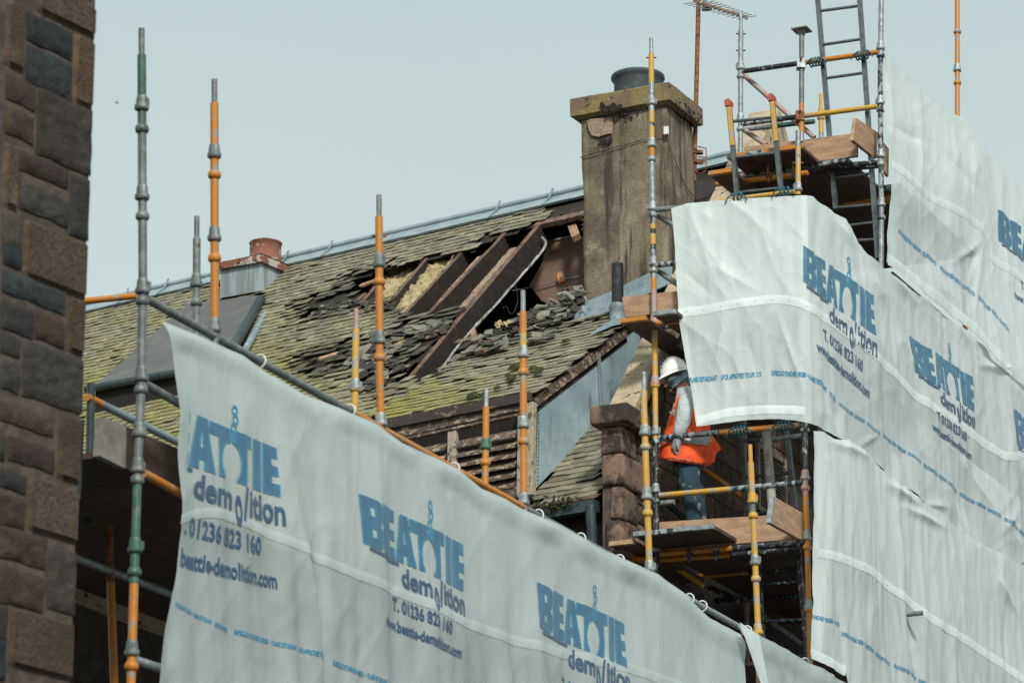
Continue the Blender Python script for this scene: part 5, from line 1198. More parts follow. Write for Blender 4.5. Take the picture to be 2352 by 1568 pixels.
pole(sc_, [T('g',1770,-80),T('g',1772,600),T('g',1795,1500),T('h',287,1215)], P2, [(M_galv, ty('g',380)), (M_mott, ty('g',820)), (M_mott, ty('g',1500)), (M_galv, ty('h',1215))],
     [(ty('g',315),'g'),(ty('g',392),'kr'),(ty('g',742),'g'),(ty('g',818),'kr'),(ty('g',1160),'g'),(ty('g',1243),'gr'),(ty('g',1540),'g'),(ty('h',975),'kr')], label='mottled black and white pole at the edge of the topmost sheet')
pole(sc_, [T('g',671,86),T('g',690,1500)], P2, [(M_galv, ty('g',1100)), (M_galv, ty('g',1250)), (M_pink, ty('g',1500))], [(ty('g',490),'g'),(ty('g',572),'gr'),(ty('g',895),'g'),(ty('g',985),'gr'),(ty('g',1300),'g'),(ty('g',1390),'pr')], ty('g',208), M_galv, label='galvanised pole below the television aerial', pins=(ty('g',238),ty('g',368)))
po = pole(sc_, [T('g',1150,206),T('g',1162,1075)], pf(QB-.09), [(M_dgrey, ty('g',780)), (M_or, ty('g',1000)), (M_galv, ty('g',1075))], foot=False, name='jack_tube', label='grey tube with a base plate on its top end')
P = hit(T('g',1150,206), *pf(QB-.09)); mb = MB(); mb.obox(P - A*.085 - B*.085, A*.17, B*.17, Z*.012, M_dgrey); mb.tube([P - Z*.06, P], .03, M_dgrey, taper=[.028, .05]); mb.build('base_plate', po)
for y in (470, 880):
    P = hit(T('g',1145,y), *pf(QB-.09)); mb = MB(); mb.obox(P - Vector((.04,.05,.05)), Vector((.085,0,0)), Vector((0,.1,0)), Vector((0,0,.10)), M_galv if y == 470 else M_rust); mb.tube([P + Vector((0,-.09,.04)), P + Vector((0,.05,.04))], .012, M_rust, 6); mb.build('clamp', po)
pole(sc_, [T('g',1135,990),T('g',1142,1490)], pf(QB-.6), [(M_galv, ty('g',1120)), (M_ye, ty('g',1490))], [(ty('g',1430),'g')], foot=False, pins=(ty('g',1242),))
pole(sc_, [T('g',1307,700),T('g',1322,1260)], pf(QB+1.6), [(M_ye, ty('g',1000)), (M_galv, ty('g',1060)), (M_ye, ty('g',1260))], [(ty('g',885),'yr')], ty('g',815), M_ye, foot=False)
pole(sc_, [T('h',660,-300),T('h',673,450)], pa(.1), [(M_or, ty('h',450))], [(ty('h',0),'or'),(ty('h',188),'g'),(ty('h',266),'or')], label='orange pole standing alone above the topmost sheet')
# ledgers, guard rails, braces
bar(sc_, T('g',690,532), T('g',1760,362), P2, [(M_black, .46), (M_or, 1)], name='guard_rail')
bar(sc_, T('g',690,945), T('g',1760,788), P2, [(M_mott, .3), (M_black, .47), (M_ye, 1)], name='guard_rail')
bar(sc_, T('g',700,988), T('g',1262,914), pf(QB+.3), [(M_galv, .5), (M_green, 1)], name='ledger')
bar(sc_, T('g',702,560), T('g',1262,1042), pf(QB+.12), m=M_pink, name='brace')
bar(sc_, T('g',702,985), T('g',885,1105), pf(QB+.12), m=M_pink, name='brace')
bar(sc_, T('g',1180,1290), T('g',1790,1225), pf(QB), m=M_black); bar(sc_, T('g',1100,1330), T('g',1790,1252), pf(QB+.1), m=M_black)
bar(sc_, T('g',500,1420), T('g',1215,1318), pf(QB-.35), m=M_or); bar(sc_, T('g',700,1390), T('g',1125,1345), pf(QB-.2), m=M_or)
bar(sc_, T('g',1410,1205), T('g',1700,1425), pf(QB+1.0), [(M_dgrey, .85), (M_or, 1)], name='brace')
bar(sc_, T('g',705,1400), T('g',880,1510), pf(QB+.3), m=M_dgrey, name='brace')
bar(sc_, T('g',1500,1568), T('g',1860,1500), pf(QB+.9), m=M_or); bar(sc_, T('g',1440,1570), T('g',1860,1530), pf(QB+1.1), m=M_or)
bar(sc_, T('g',530,1545), T('g',1115,1465), pf(-.03), m=M_ye, r=.02)
bar(sc_, T('f',528,955), T('f',900,918), pf(0), m=M_dgrey, name='guard_rail')
bar(sc_, T('f',545,1243), T('f',900,1205), pf(0), m=M_mott, name='guard_rail')
bar(sc_, T('f',545,980), T('f',900,1180), pf(.08), m=M_dgrey, name='brace'); bar(sc_, T('f',555,1270), T('f',900,1500), pf(.08), m=M_dgrey, name='brace')
bar(sc_, T('i',505,635), T('i',900,590), pf(.0), m=M_or); bar(sc_, T('i',545,665), T('i',900,640), pf(.15), m=M_black)
bar(sc_, T('i',515,690), T('i',760,860), pf(.5), m=M_dgrey, name='brace')
bar(sc_, T('j',537,222), T('j',1415,126), PF, [(M_mott, .44), (M_or, 1)], name='guard_rail', label='upper rail in front of the worker, black then orange')
bar(sc_, T('j',545,582), T('j',1440,488), PF, [(M_ye, .49), (M_mott, 1)], name='guard_rail', label='lower rail in front of the worker, yellow then black')
bar(sc_, T('j',1180,230), T('j',1440,190), pf(.9), m=M_galv, name='ledger')
bar(sc_, T('j',312,300), T('j',560,275), pf(.25), m=M_galv, name='tie_tube'); bar(sc_, T('j',328,652), T('j',640,622), pf(.25), m=M_galv, name='tie_tube')
bar(sc_, T('j',820,412), T('j',1095,603), pf(1.3), m=M_or, name='brace'); bar(sc_, T('j',555,605), T('j',720,735), pf(.6), m=M_black, name='brace')
bar(sc_, T('j',362,980), T('j',520,985), pf(-.05), m=M_or)
bar(sc_, T('j',555,950), T('j',1470,862), pf(.0), [(M_or, .5), (M_black, 1)]); bar(sc_, T('j',560,985), T('j',1470,905), pf(.12), [(M_or, .48), (M_black, 1)])
bar(sc_, T('j',590,1105), T('j',1500,1015), pf(1.2), [(M_or, .58), (M_black, 1)])
bar(sc_, T('j',580,988), T('j',830,1142), pf(.7), m=M_ye, name='brace'); bar(sc_, T('j',720,1090), T('j',1050,1230), pf(1.4), m=M_black, name='brace')
bar(sc_, T('j',1180,1310), T('j',1450,1500), pf(1.4), m=M_dgrey, name='brace')
for y1, y2, b in ((1235,1195,1.6),(1370,1350,2.2)): bar(sc_, T('j',900,y1), T('j',1500,y2), pf(b), m=M_black)
for x, yy in ((735,960),(905,940)):
    P = hit(T('j',x,yy), *pf(-.04)); mb = MB(); mb.tube([P + Z*.1, P - Z*.06], .012, M_black, 6); mb.obox(P - A*.03 - Z*.02, A*.06, B*.03, Z*.05, M_black); mb.build('clamp', sc_)
for x, yy in ((905,1340),(1100,1300)):
    P = hit(T('g',x,yy), *pf(QB-.4)); mb = MB(); mb.tube([P + Z*.1, P - Z*.08], .012, M_rust, 6); mb.obox(P - A*.03 - Z*.02, A*.06, B*.03, Z*.05, M_rust); mb.build('clamp', sc_)
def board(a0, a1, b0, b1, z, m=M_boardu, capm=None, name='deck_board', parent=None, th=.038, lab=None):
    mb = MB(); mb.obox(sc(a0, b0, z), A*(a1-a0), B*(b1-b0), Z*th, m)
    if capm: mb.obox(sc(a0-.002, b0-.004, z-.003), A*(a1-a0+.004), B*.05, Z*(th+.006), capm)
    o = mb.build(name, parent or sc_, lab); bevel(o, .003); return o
# worker's deck
z1 = onb(T('j',630,792), -.5).z - .03
aR = ab(onb(T('j',885,770), -.5))[0]; aL = ab(onb(T('j',382,805), -.5))[0]; n = max(3, round((aL-aR)/.225)); w = (aL-aR)/n
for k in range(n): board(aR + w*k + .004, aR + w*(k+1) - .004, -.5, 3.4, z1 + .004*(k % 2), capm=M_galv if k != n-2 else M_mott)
for k in range(3):
    a0 = aR - w*(k+1); 
    if a0 > .05: board(a0+.004, a0+w-.004, .35, 3.4, z1 + .003*(k % 2), capm=M_board)
zl = onb(T('j',300,875), -.45).z; aa = ab(onb(T('j',385,860), -.45))[0]; ab2 = ab(onb(T('j',232,870), -.45))[0]
board(aa, ab2, -.45, 1.2, zl - .03, capm=M_woodl)
def vboard(pts, plane, th, nrm, name, lab=None, m=M_board, capm=None):
    P = [hit(p, *plane) for p in pts]; n = nrm*th; mb = MB(); mb.hexa([P[0], P[1], P[2], P[3], P[0]+n, P[1]+n, P[2]+n, P[3]+n], m)
    if capm:
        e_ = (P[1]-P[0]).normalized(); c = nrm*.003; mb.hexa([P[3]-c-e_*.004, P[0]-c-e_*.004, P[0]+e_*.05-c, P[3]+e_*.05-c, P[3]+n+c-e_*.004, P[0]+n+c-e_*.004, P[0]+e_*.05+n+c, P[3]+e_*.05+n+c], capm)
    o = mb.build(name, sc_, lab); bevel(o, .003); return o
vboard(TT('j',(545,748),(1290,688),(1365,700),(1365,850),(560,905))[0:1] + TT('j',(1365,684),(1365,845),(545,925)), pf(.06), .038, B, 'toe_board', 'toe board at the worker feet', M_board)
vboard(TT('j',(1262,575),(1450,678),(1452,852),(1240,742)), pa(.07), .038, A, 'toe_board', 'short board end sticking out beside the orange pole', M_board, M_galv)
zg = ona(T('o',2120,672), .0).z; zh = ona(T('k',760,610), .0).z
for zz_, b0_ in ((zg - .12, QB + .3), (zh - .12, 3.5), (zh - 2.1, .6)):
    for k in range(6): board(.06 + .228*k, .06 + .228*k + .222, b0_, 11, zz_ + .003*(k%2))
    mb = MB(); mb.tube([sc(.0, b0_, zz_ - .03), sc(.0, 11, zz_ - .03)], TR, M_or); mb.build('ledger', sc_)
    mb = MB(); mb.tube([sc(.0, b0_, zz_ + .1), sc(.0, 11, zz_ + .1)], TR, M_mott); mb.build('ledger', sc_)
for b_ in (4.3, 6.5, 8.7, 10.9):
    for a_ in (0, QA): mb = MB(); mb.tube([sc(a_, b_, 0), sc(a_, b_, 12.2)], TR, M_galv); mb.build('standard', sc_)
# middle deck at the chimney base
z2 = onb(T('i',300,600), -.35).z - .02; a1_ = ab(onb(T('i',178,600), -.35))[0]; a2_ = ab(onb(T('i',402,578), -.35))[0]
board(a2_, a1_, -.35, 1.8, z2, capm=M_or)
a3_ = ab(onb(T('i',462,545), -.3))[0]; a4_ = a3_ - .225
z3 = onb(T('i',560,535), -.3).z - .02
for k in range(5): board(a3_ - .228*(k+1), a3_ - .228*k - .004, -.3 if k == 0 else .03, 2.2, z3 + .003*(k%2), capm=M_galv)
board(a2_+.0, a1_-.02, .6, 3.0, z2-.15, capm=M_black)
vboard(TT('i',(190,405),(700,340),(700,520),(222,588)), pf(.07), .038, B, 'toe_board', 'toe board by the soil pipe', M_board)
# top deck
z4 = onb(T('g',620,1190), QB-.6).z - .03; aL = ab(onb(T('g',575,1190), QB-.6))[0]; aR = ab(onb(T('g',1160,1115), QB-.6))[0]; n = max(3, round((aL-aR)/.225)); w = (aL-aR)/n
for k in range(n): board(aR + w*k + .004, aR + w*(k+1) - .004, QB-.6, QB+.5, z4 + .004*(k%2), m=M_boardu, capm=M_or if k != n-2 else M_mott)
z5 = onb(T('g',530,1310), QB-.75).z - .03; aL = ab(onb(T('g',435,1320), QB-.75))[0]; aR = ab(onb(T('g',625,1297), QB-.75))[0]
board(aR, aL, QB-.75, QB+.5, z5, capm=M_or)
z6 = onb(T('g',1630,1450), QB+.8).z
for k in range(6): board(.06 + .228*k, .06 + .228*k + .222, QB + (.8 if k == 0 else -.1), QB+3.2, z6 - .02 + .003*(k%2), capm=M_mott)
for k in range(5): board(.06 + .228*k, .06 + .228*k + .222, .5, 2.0, z6 - 1.2, capm=M_or)
vboard(TT('g',(1150,1062),(1596,998),(1600,1182),(1150,1248)), pf(QB+.02), .038, B, 'toe_board', 'knotty toe board of the top deck', M_board)
vboard(TT('g',(715,1122),(1148,1062),(1148,1150),(715,1175)), pf(QB+.06), .038, B, 'toe_board', None, M_board)
vboard(TT('g',(1588,880),(1765,996),(1752,1200),(1566,1058)), pa(.09), .038, A, 'toe_board', 'short paint-spotted board standing on edge at the top deck corner', M_board)
vboard(TT('g',(1800,1060),(1850,1120),(1850,1340),(1800,1280)), pa(-.02), .03, A, 'toe_board', None, M_board)
# ladders
def ladder(s1, s2, plane, rungs, label, m=M_alu, w=.042, caps=None, name='ladder'):
    t = thing(name, label, 'ladder', tuple(hit(s1[-1], *plane)), 'ladders lashed to the tall scaffold'); iv = Matrix.Translation(-Vector(t.location)); n = plane[1]
    def fin(mb, nm): o = mb.build(nm, t); o.matrix_parent_inverse = iv; return o
    for s_ in (s1, s2):
        P = [hit(p, *plane) for p in s_]; mb = MB(); x = (P[-1]-P[0]).cross(n).normalized() * w * .5; y = n*.028
        mb.hexa([P[0]-x-y, P[0]+x-y, P[-1]+x-y, P[-1]-x-y, P[0]-x+y, P[0]+x+y, P[-1]+x+y, P[-1]-x+y], m); fin(mb, 'stile')
        if caps:
            mb = MB(); d = (P[0]-P[-1]).normalized(); vs = []; k = 8
            for i_ in range(k+1):
                a = pi*i_/k; q = P[0] + (x.normalized()*cos(a)*.034 + d*(sin(a)*.036 + .004)); vs += [q - n*.038, q + n*.038]
            vs += [P[0]-x*1.4-d*.04-n*.05, P[0]-x*1.4-d*.04+n*.05, P[0]+x*1.4-d*.04-n*.05, P[0]+x*1.4-d*.04+n*.05]; kk = 2*k+2
            mb.add(vs, [(2*i_, 2*i_+1, 2*i_+3, 2*i_+2) for i_ in range(k)] + [(kk-2, kk-1, kk+1, kk), (1, 0, kk+2, kk+3)] + [tuple([2*i_ for i_ in range(k+1)] + [kk, kk+2])], caps); fin(mb, 'rubber_cap')
    for p, q in rungs: mb = MB(); mb.tube([hit(p, *plane), hit(q, *plane)], .017, m, 8); fin(mb, 'rung')
    return t, fin
def lin(s, t): return (s[0][0] + (s[-1][0]-s[0][0])*t, s[0][1] + (s[-1][1]-s[0][1])*t)
S1 = TT('g',(1270,-60),(1440,1600)); S2 = TT('g',(1597,-90),(1752,1560)); S1[-1] = T('h',38,990) if False else S1[-1]
g2 = lambda *q: (T('g',q[0],q[1]), T('g',q[2],q[3]))
lad1, fin1 = ladder(S1, [S2[0], T('h',270,1190)], pf(QB+.085), [g2(1285,50,1590,5), g2(1310,315,1610,265), g2(1330,578,1632,530), g2(1352,840,1655,795), g2(1378,1100,1680,1058), g2(1400,1358,1702,1318), g2(1425,1590,1725,1560)] + [(T('h',40,1030), T('h',255,1000)), (T('h',120,1100),T('h',262,1090))], 'tall aluminium ladder rising past the top rail into the sky')
def rope(fin, P, ax, r, turns, wdt):
    a = ax.normalized(); x = a.orthogonal().normalized(); y = a.cross(x); mb = MB(); N_ = turns*10
    mb.tube([P + a*(wdt*(k/N_-.5)) + (x*cos(k*2*pi/10) + y*sin(k*2*pi/10))*r*(1+.05*sin(k*1.7)) for k in range(N_+1)], .009, M_rope, 5, False)
    for s_ in (-1, 1): mb.tube([P + y*r + a*wdt*.3*s_, P + y*r*1.1 - Z*.04 + a*(wdt*.5+.03)*s_, P + y*r*1.2 - Z*.09 + a*(wdt*.5+.05)*s_], .007, M_rope, 5, False)
    fin(mb, 'rope_lashing')
rope(fin1, hit(T('g',1270,447), *P2), A, .045, 4, .13); rope(fin1, hit(T('g',1632,388), *P2), A, .045, 4, .13)
S1 = TT('g',(588,785),(672,1560)); S2 = TT('g',(924,738),(1018,1530))
lad2, fin2 = ladder(S1, S2, pf(QB-.75), [g2(610,927,950,886), g2(642,1207,978,1164), g2(672,1482,1010,1440)], 'short ladder with red rubber end caps leaning at the top deck', m=M_alu, caps=M_red)
for s_ in (S1, S2):
    mb = MB(); P = [hit(lin(s_, t), *pf(QB-.785)) for t in (.03, .42)]; x = (P[1]-P[0]).cross(nA).normalized()*.023; mb.hexa([P[0]-x, P[0]+x, P[1]+x, P[1]-x, P[0]-x-nA*.004, P[0]+x-nA*.004, P[1]+x-nA*.004, P[1]-x-nA*.004], M_ye); fin2(mb, 'yellow_sleeve')
rope(fin2, hit(T('g',665,1520), *pf(-.08)), A, .04, 3, .12); rope(fin2, hit(T('g',1030,1468), *pf(-.08)), A, .04, 3, .12)
j2 = lambda *q: (T('j',q[0],q[1]), T('j',q[2],q[3]))
lad3, fin3 = ladder(TT('j',(1052,120),(1100,700)), TT('j',(1330,110),(1398,650)), pf(1.25), [j2(1075,232,1345,200), j2(1090,458,1370,425), j2(1098,690,1392,660)], 'dark ladder in shade behind the rail to the right of the worker')
rope(fin3, hit(T('j',1040,168), *PF), A, .045, 4, .14); rope(fin3, hit(T('j',1320,135), *PF), A, .045, 4, .14)
lad4, fin4 = ladder(TT('j',(1165,880),(1215,1640)), TT('j',(1418,905),(1500,1640)), pf(.55), [j2(1180,1133,1430,1108), j2(1195,1362,1460,1343), j2(1205,1590,1490,1570)], 'ladder under the worker deck going down behind the leaning yellow pole', m=M_black)
mb = MB(); P = [hit(T('j',1205,150), *pf(.7)), hit(T('j',1272,840), *pf(.25))]; mb.tube(P, .045, M_bgrey, 10); tag(mb.build('timber_prop'), 'weathered grey timber post leaning against the orange rail on the worker deck', 'timber')

# ------------------------------------------------------------------ worker
YP = sc(.95, .42, 0).y
def pn(x, y, dy=0.0): return atY(T('n', x, y), YP + dy)
def pmat(name, c, c2=None, **k): return mat(name, c, c2, **k)
M_skin = pmat('skin', (.36, .19, .13), (.30, .14, .10), scale=30); M_beard = pmat('beard', (.09, .045, .02), (.05, .025, .012), scale=60)
M_hiv = pmat('orange_hi_vis_fabric', (.95, .105, .012), (.72, .07, .01), scale=14, rough=.75, bump=.5, bscale=16, bdist=.03); M_refl = pmat('reflective_tape', (.24, .25, .24), (.33, .34, .33), scale=20, rough=.4)
M_hood = pmat('light_grey_fleece', (.50, .56, .56), (.40, .46, .46), scale=9, rough=.95, bump=.9, bscale=18, bdist=.03); M_snood = pmat('dark_grey_snood', (.19, .24, .28), (.12, .155, .185), scale=12, rough=.9, bump=.8, bscale=14, bdist=.03)
M_jean = pmat('stained_denim', (.008, .030, .048), (.02, .052, .072), scale=9, rough=.9, c3=(.34, .31, .25), s3=11, lo3=.56, hi3=.66, bump=.6, bscale=14, bdist=.03); M_jean2 = pmat('denim', (.022, .06, .085), (.04, .085, .115), scale=12, rough=.9, bump=.6, bscale=14, bdist=.03); M_glove = pmat('grey_glove', (.34, .36, .36), (.2, .215, .215), scale=18, rough=.9); M_helm = pmat('white_helmet_plastic', (.92, .93, .88), (.84, .84, .77), scale=9, lo=.5, hi=.75, rough=.35); M_boot = pmat('boot_leather', (.05, .035, .025), (.03, .02, .015))
per = thing('person', 'worker in white hard hat, orange vest and stained jeans, head bowed', 'person', tuple(pn(480, 1500)))
piv = Matrix.Translation(-Vector(per.location))
def pb(mb, name, par=None, sub=0):
    o = mb.build(name, par or per)
    o.matrix_parent_inverse = piv
    if par:
        o.matrix_parent_inverse = Matrix.Identity(4); o.matrix_parent_inverse = Matrix.Identity(4)
    if sub: md = o.modifiers.new('sub', 'SUBSURF'); md.levels = sub; md.render_levels = sub
    return o
def skinned(name, V_, E_, R_, m, sub=2, root=0):
    me = bpy.data.meshes.new(name); me.from_pydata([tuple(v) for v in V_], E_, []); o = bpy.data.objects.new(name, me); COL.objects.link(o)
    sk = o.modifiers.new('skin', 'SKIN'); sk.use_smooth_shade = True
    for i_, r in enumerate(R_): me.skin_vertices[0].data[i_].radius = r if isinstance(r, tuple) else (r, r); me.skin_vertices[0].data[i_].use_root = (i_ == root)
    sb = o.modifiers.new('sub', 'SUBSURF'); sb.levels = sub; sb.render_levels = sub
    dg = bpy.context.evaluated_depsgraph_get(); me2 = bpy.data.meshes.new_from_object(o.evaluated_get(dg)); bpy.data.objects.remove(o)
    me2.materials.clear(); me2.materials.append(m); me2.polygons.foreach_set('material_index', [0]*len(me2.polygons)); me2.polygons.foreach_set('use_smooth', [True]*len(me2.polygons))
    o = bpy.data.objects.new(name, me2); COL.objects.link(o); o.parent = per; o.matrix_parent_inverse = piv; return o
hipn, hipf = pn(440, 990, -.09), pn(455, 990, .09)
V_ = [pn(450,960), pn(450,800), pn(440,600), pn(430,430), pn(395,345), pn(335,262), pn(318,200), hipn, pn(455,1210,-.10), pn(500,1440,-.10), pn(512,1545,-.10), pn(440,1575,-.11), hipf, pn(510,1220,.10), pn(545,1450,.12), pn(550,1545,.12), pn(480,1575,.12),
      pn(420,400,-.17), pn(392,640,-.22), pn(350,765,-.2), pn(420,400,.17), pn(340,640,.2), pn(300,765,.12), pn(268,318), pn(248,332)]
E_ = [(0,1),(1,2),(2,3),(3,4),(4,5),(5,6),(0,7),(7,8),(8,9),(9,10),(10,11),(0,12),(12,13),(13,14),(14,15),(15,16),(3,17),(17,18),(18,19),(3,20),(20,21),(21,22),(5,23),(23,24)]
R_ = [.14,.13,.14,.13,.06,.095,.085,.085,.06,.045,.04,.04,.085,.06,.045,.04,.04,.055,.04,.03,.055,.04,.03,.045,.014]
body = skinned('body', V_, E_, R_, M_skin)
# hands: palm and five curled fingers inside grey gloves
def hand(c, d, side, nm):
    mb = MB(); x = Vector((0, 1, 0)); d = d.normalized(); up = x.cross(d).normalized()
    mb.tube([c - d*.05, c - d*.01, c + d*.045, c + d*.06], .04, M_glove, 12, taper=[.038, .043, .044, .036])
    for k, L_ in enumerate((.065, .075, .07, .055)):
        b0 = c + d*.05 + x*(-.03 + .02*k); p1 = b0 + d*L_*.55 + up*.006; p2 = p1 + d*L_*.15 - up*L_*.5*side; p3 = p2 - d*L_*.3 - up*L_*.25*side
        mb.tube([b0, p1, p2, p3], .011, M_glove, 8, taper=[.012, .0115, .011, .008])
    t0 = c - x*.035 + d*.0; mb.tube([t0, t0 - x*.02 + d*.03 - up*.015*side, t0 - x*.012 + d*.06 - up*.03*side], .013, M_glove, 8, taper=[.015, .013, .01]); return pb(mb, nm)
hand(pn(345,815,-.2), pn(335,860,-.17) - pn(352,770,-.2), 1, 'glove'); hand(pn(300,800,.1), pn(285,850,.1) - pn(305,760,.1), 1, 'glove')
# jeans
skinned('jeans', [pn(435,925), pn(440,985), pn(440,1010,-.09), pn(458,1120,-.10), pn(462,1215,-.10), pn(488,1330,-.10), pn(505,1450,-.10), pn(512,1530,-.10), pn(465,1010,.09), pn(490,1120,.10), pn(515,1220,.10), pn(535,1340,.11), pn(548,1450,.12), pn(552,1530,.12)],
        [(0,1),(1,2),(2,3),(3,4),(4,5),(5,6),(6,7),(1,8),(8,9),(9,10),(10,11),(11,12),(12,13)], [(.15,.15),(.15,.15),.118,.11,.098,.088,.08,.078,.118,.10,.088,.08,.075,.075], M_jean)
for dx, dy in ((0, -.10), (40, .12)):
    mb = MB(); c = pn(500+dx,1570,dy); mb.tube([c + Z*.12, c + Z*.03, c + Vector((-.06,0,-.01)), c + Vector((-.16,0,-.03)), c + Vector((-.2,0,-.035))], .05, M_boot, 12, taper=[.055,.06,.055,.05,.02]); pb(mb, 'boot')
# hooded top: torso and sleeves
skinned('hooded_top', [pn(440,900), pn(445,760), pn(445,600), pn(430,450), pn(405,370), pn(432,385,-.15), pn(415,500,-.21), pn(398,620,-.24), pn(372,700,-.24), pn(352,770,-.22), pn(432,385,.15), pn(390,520,.21), pn(350,640,.22), pn(320,720,.18), pn(302,765,.12)],
        [(0,1),(1,2),(2,3),(3,4),(3,5),(5,6),(6,7),(7,8),(8,9),(3,10),(10,11),(11,12),(12,13),(13,14)], [.15,.155,.16,.14,.085,.085,.082,.080,.066,.056,.09,.08,.07,.06,.05], M_hood)
# snood over the head
skinned('snood', [pn(395,365), pn(370,310), pn(345,265), pn(325,210), pn(300,315), pn(272,285)], [(0,1),(1,2),(2,3),(1,4),(2,5)], [.095,.115,.12,.10,.062,.055], M_snood, root=1)
mb = MB(); mb.tube([pn(258,300,-.0), pn(246,318,-.01), pn(243,330,-.015), pn(252,336)], .02, M_skin, 10, taper=[.014,.017,.018,.006]); mb.tube([pn(262,345), pn(268,352)], .02, M_skin, 8, taper=[.02,.012])
pb(mb, 'nose')
mb = MB(); mb.tube([pn(262,345), pn(285,365), pn(320,378), pn(345,365)], .03, M_beard, 10, taper=[.02,.035,.035,.02]); pb(mb, 'beard')
mb = MB()
for s_ in (-.035,): mb.tube([pn(258,292,s_), pn(252,293,s_)], .008, M_black, 8)
pb(mb, 'eye')
# helmet
def helmet():
    fr = pn(205,255); bk = pn(440,185); fwd = (fr-bk); L_ = fwd.length/2; c = (fr+bk)/2; fwd.normalize(); lat = Vector((0,1,0)); lat = (lat - fwd*lat.dot(fwd)).normalized(); up = fwd.cross(lat); up = up if up.z > 0 else -up
    mb = MB(); vs = []; nr, ns_ = 12, 36; hgt = .17
    for i_ in range(nr+1):
        t = i_/nr*pi/2
        for k in range(ns_):
            a = 2*pi*k/ns_; rb = 1 + .025*max(0, cos(a*1))**6 ; rid = .012 * max(0, 1 - abs(sin(a)*cos(t))*8) * cos(t*.5)
            vs.append(c + fwd*cos(a)*L_*cos(t)*1.0 + lat*sin(a)*.118*cos(t) + up*(sin(t)*hgt*(1-.0) + rid*sin(t)))
    mb.add(vs, [(i_*ns_+k, i_*ns_+(k+1)%ns_, (i_+1)*ns_+(k+1)%ns_, (i_+1)*ns_+k) for i_ in range(nr) for k in range(ns_)], M_helm, True)
    o = pb(mb, 'hard_hat')
    mb = MB(); vs = []
    for k in range(ns_):      # brim, longer at the front
        a = 2*pi*k/ns_; ex = .012 + .05*max(0, cos(a))**2
        for rr, hh in ((0, .012), (ex, -.012 - .02*max(0, cos(a))), (ex, -.02 - .02*max(0, cos(a))), (0, .0)):
            vs.append(c + fwd*cos(a)*(L_+rr) + lat*sin(a)*(.118+rr*.8) + up*hh)
    mb.add(vs, [(4*k+q, 4*((k+1)%ns_)+q, 4*((k+1)%ns_)+(q+1)%4, 4*k+(q+1)%4) for k in range(ns_) for q in range(4)], M_helm, True)
    b = pb(mb, 'brim')
    mb = MB()
    for t in (.30, .42, .54, .66):
        P = pn(205 + 150*t*1.1, 240 - 230*sin(t*1.5) , -.07); P = c + fwd*L_*cos(t*1.75)*.93 + up*sin(t*1.75)*hgt*.93 - lat*.118*.42; mb.tube([P, P + (P-c).normalized()*.016], .008, M_black, 8)
    pb(mb, 'vent_slots')
helmet()
# hi-vis vest
def ringloft(rows, m_of, name, arc=(0, 2*pi), n=40, closed=True):
    mb = MB(); vs = []; cnt = n if closed else n+1
    for (x0, x1, y0, y1, dep, k_) in rows:
        for i_ in range(cnt):
            a = arc[0] + (arc[1]-arc[0])*i_/n; cxx, wx = (x0+x1)/2, (x1-x0)/2; t = (1-cos(a))/2 if False else (cos(a)+1)/2
            x = cxx - wx*cos(a); y = y0 + (y1-y0)*((1-cos(a))/2); wr = 1 + k_*nz((a*2.2, y*.012, 4))
            vs.append(pn(cxx - wx*cos(a)*wr, y, -dep*sin(a)*wr))
    for r in range(len(rows)-1):
        fs = [(r*cnt+i_, r*cnt+(i_+1)%cnt, (r+1)*cnt+(i_+1)%cnt, (r+1)*cnt+i_) for i_ in range(n if closed else n)]
        mb.add([], [], m_of(r)); 
        k = mb.mi(m_of(r))
        for f in fs: mb.f.append(f); mb.m.append(k); mb.smooth.append(True)
    mb.v = [tuple(v) for v in vs]; mb.c = [(1,1,1,1)]*len(vs)
    o = pb(mb, name); md = o.modifiers.new('s', 'SOLIDIFY'); md.thickness = .008; return o
rows = [(385,455,330,325,.10,0), (350,510,400,390,.165,.04), (322,560,480,470,.185,.05), (300,590,545,540,.19,.06), (288,600,575,575,.19,.06), (270,615,640,640,.19,.07), (246,630,720,700,.19,.08), (232,640,770,742,.195,.08), (224,648,805,800,.20,.08), (216,648,850,870,.205,.10), (206,632,930,960,.21,.12), (204,610,945,1000,.21,.13)]
ringloft(rows, lambda r: M_refl if r in (7,) or r == 3 and False else M_hiv, 'vest')
def strip(pts, w, dy, m, name, par=None):
    mb = MB(); vs = []
    for x, y, *z_ in pts: d_ = z_[0] if z_ else dy; vs += [pn(x-w, y+w*.2, d_), pn(x+w, y-w*.2, d_)]
    mb.add(vs, [(2*k, 2*k+1, 2*k+3, 2*k+2) for k in range(len(pts)-1)], m, True); o = pb(mb, name); md = o.modifiers.new('s','SOLIDIFY'); md.thickness = .006; return o
strip([(405,312,-.11),(372,380,-.17),(345,440,-.19),(330,480,-.2),(318,520,-.2)], 9, -.2, M_hiv, 'vest_edge')
strip([(330,470,-.185),(318,520,-.195),(310,580,-.2)], 14, -.2, M_refl, 'vest_tape'); strip([(283,545,-.16),(300,560,-.18),(318,575,-.2)], 9, -.19, M_refl, 'vest_tape')
mb = MB(); P = [pn(628,720,-.05), pn(672,770,-.02), pn(728,850,.02), pn(680,888,.0), pn(668,955,-.03), pn(606,1000,-.08), pn(600,860,-.12)]
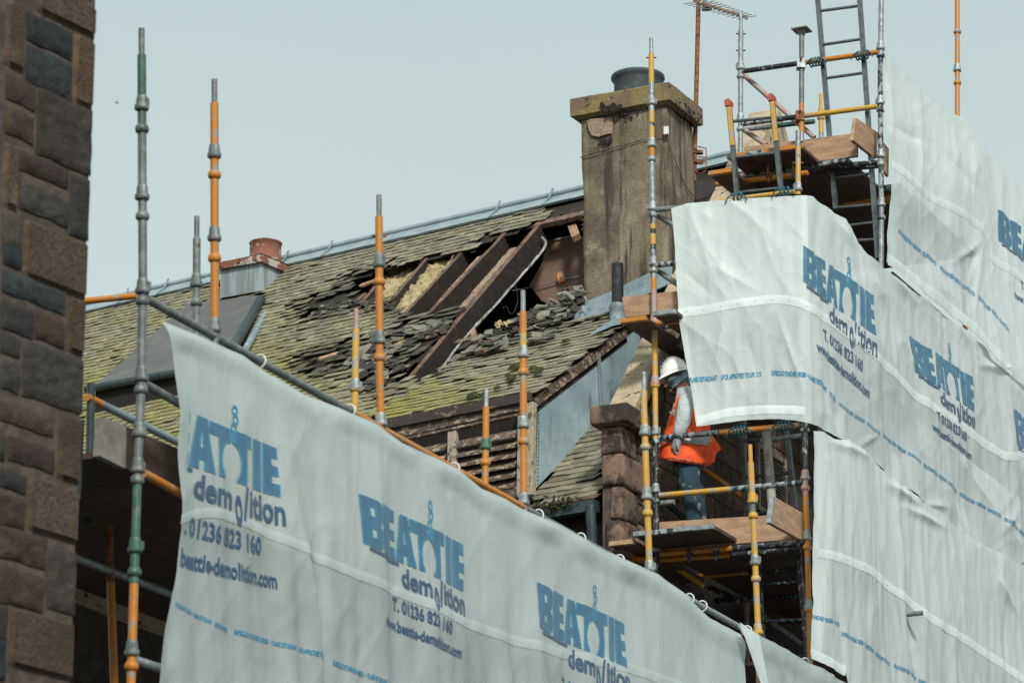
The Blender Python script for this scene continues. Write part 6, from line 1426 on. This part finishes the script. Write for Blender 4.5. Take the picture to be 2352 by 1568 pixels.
mb.add(P + [p + Vector((0,.015,0)) for p in P], [tuple(range(7)), tuple(range(13,6,-1))] + [(k, k+7, (k+1)%7+7, (k+1)%7) for k in range(7)], M_hiv); pb(mb, 'vest_tail')
strip([(440,768,-.225),(520,782,-.2),(580,812,-.15),(632,842,-.08)], 0.1, 0, M_refl, 'x').hide_render = False
bpy.data.objects.remove(bpy.data.objects['x'])
def ringband(rows, arc, name):
    mb = MB(); n = 30; vs = []
    for (x0, x1, y0, y1, dep, k_) in rows:
        for i_ in range(n+1):
            a = arc[0] + (arc[1]-arc[0])*i_/n; y = y0 + (y1-y0)*((1-cos(a))/2); wr = (1 + k_*nz((a*2.2, y*.012, 4))) * 1.035
            vs.append(pn((x0+x1)/2 - (x1-x0)/2*cos(a)*wr, y, -dep*sin(a)*wr - .012))
    mb.add(vs, [(i_, i_+1, n+2+i_, n+1+i_) for i_ in range(n)], M_refl, True); return pb(mb, name)
ringband([(230,641,763,806,.20,.08),(227,643,784,829,.203,.08)], (.12, pi-.12), 'vest_tape')
mb = MB(); mb.tube([pn(235,948,-.10), pn(262,938,-.2), pn(300,936,-.22), pn(380,946,-.235), pn(470,962,-.225), pn(560,985,-.16), pn(600,1000,-.10)], .005, M_black, 5); pb(mb, 'vest_hem')

# ------------------------------------------------------------------ bird
bt = thing('bird', 'tiny dark bird in the pale sky left of the green pole', 'bird')
P = atY(T('a',505,490), 140)
me = bpy.data.meshes.new('body'); vs = [P + Vector((-.07,0,0)), P + Vector((0,0,.01)), P + Vector((.08,0,-.005)), P + Vector((.0,-.05,.05)), P + Vector((-.01,-.12,.03)), P + Vector((.0,.05,.05)), P + Vector((-.01,.12,.03)), P + Vector((.12,0,0))]
me.from_pydata([tuple(v) for v in vs], [(0,1),(1,2),(2,7),(1,3),(3,4),(1,5),(5,6)], []); o = bpy.data.objects.new('body', me); COL.objects.link(o); o.modifiers.new('skin','SKIN')
for i_, r in enumerate((.012,.03,.02,.014,.006,.014,.006,.01)): me.skin_vertices[0].data[i_].radius = (r, r*(.5 if i_ > 2 else 1))
me.materials.append(M_black); o.parent = bt
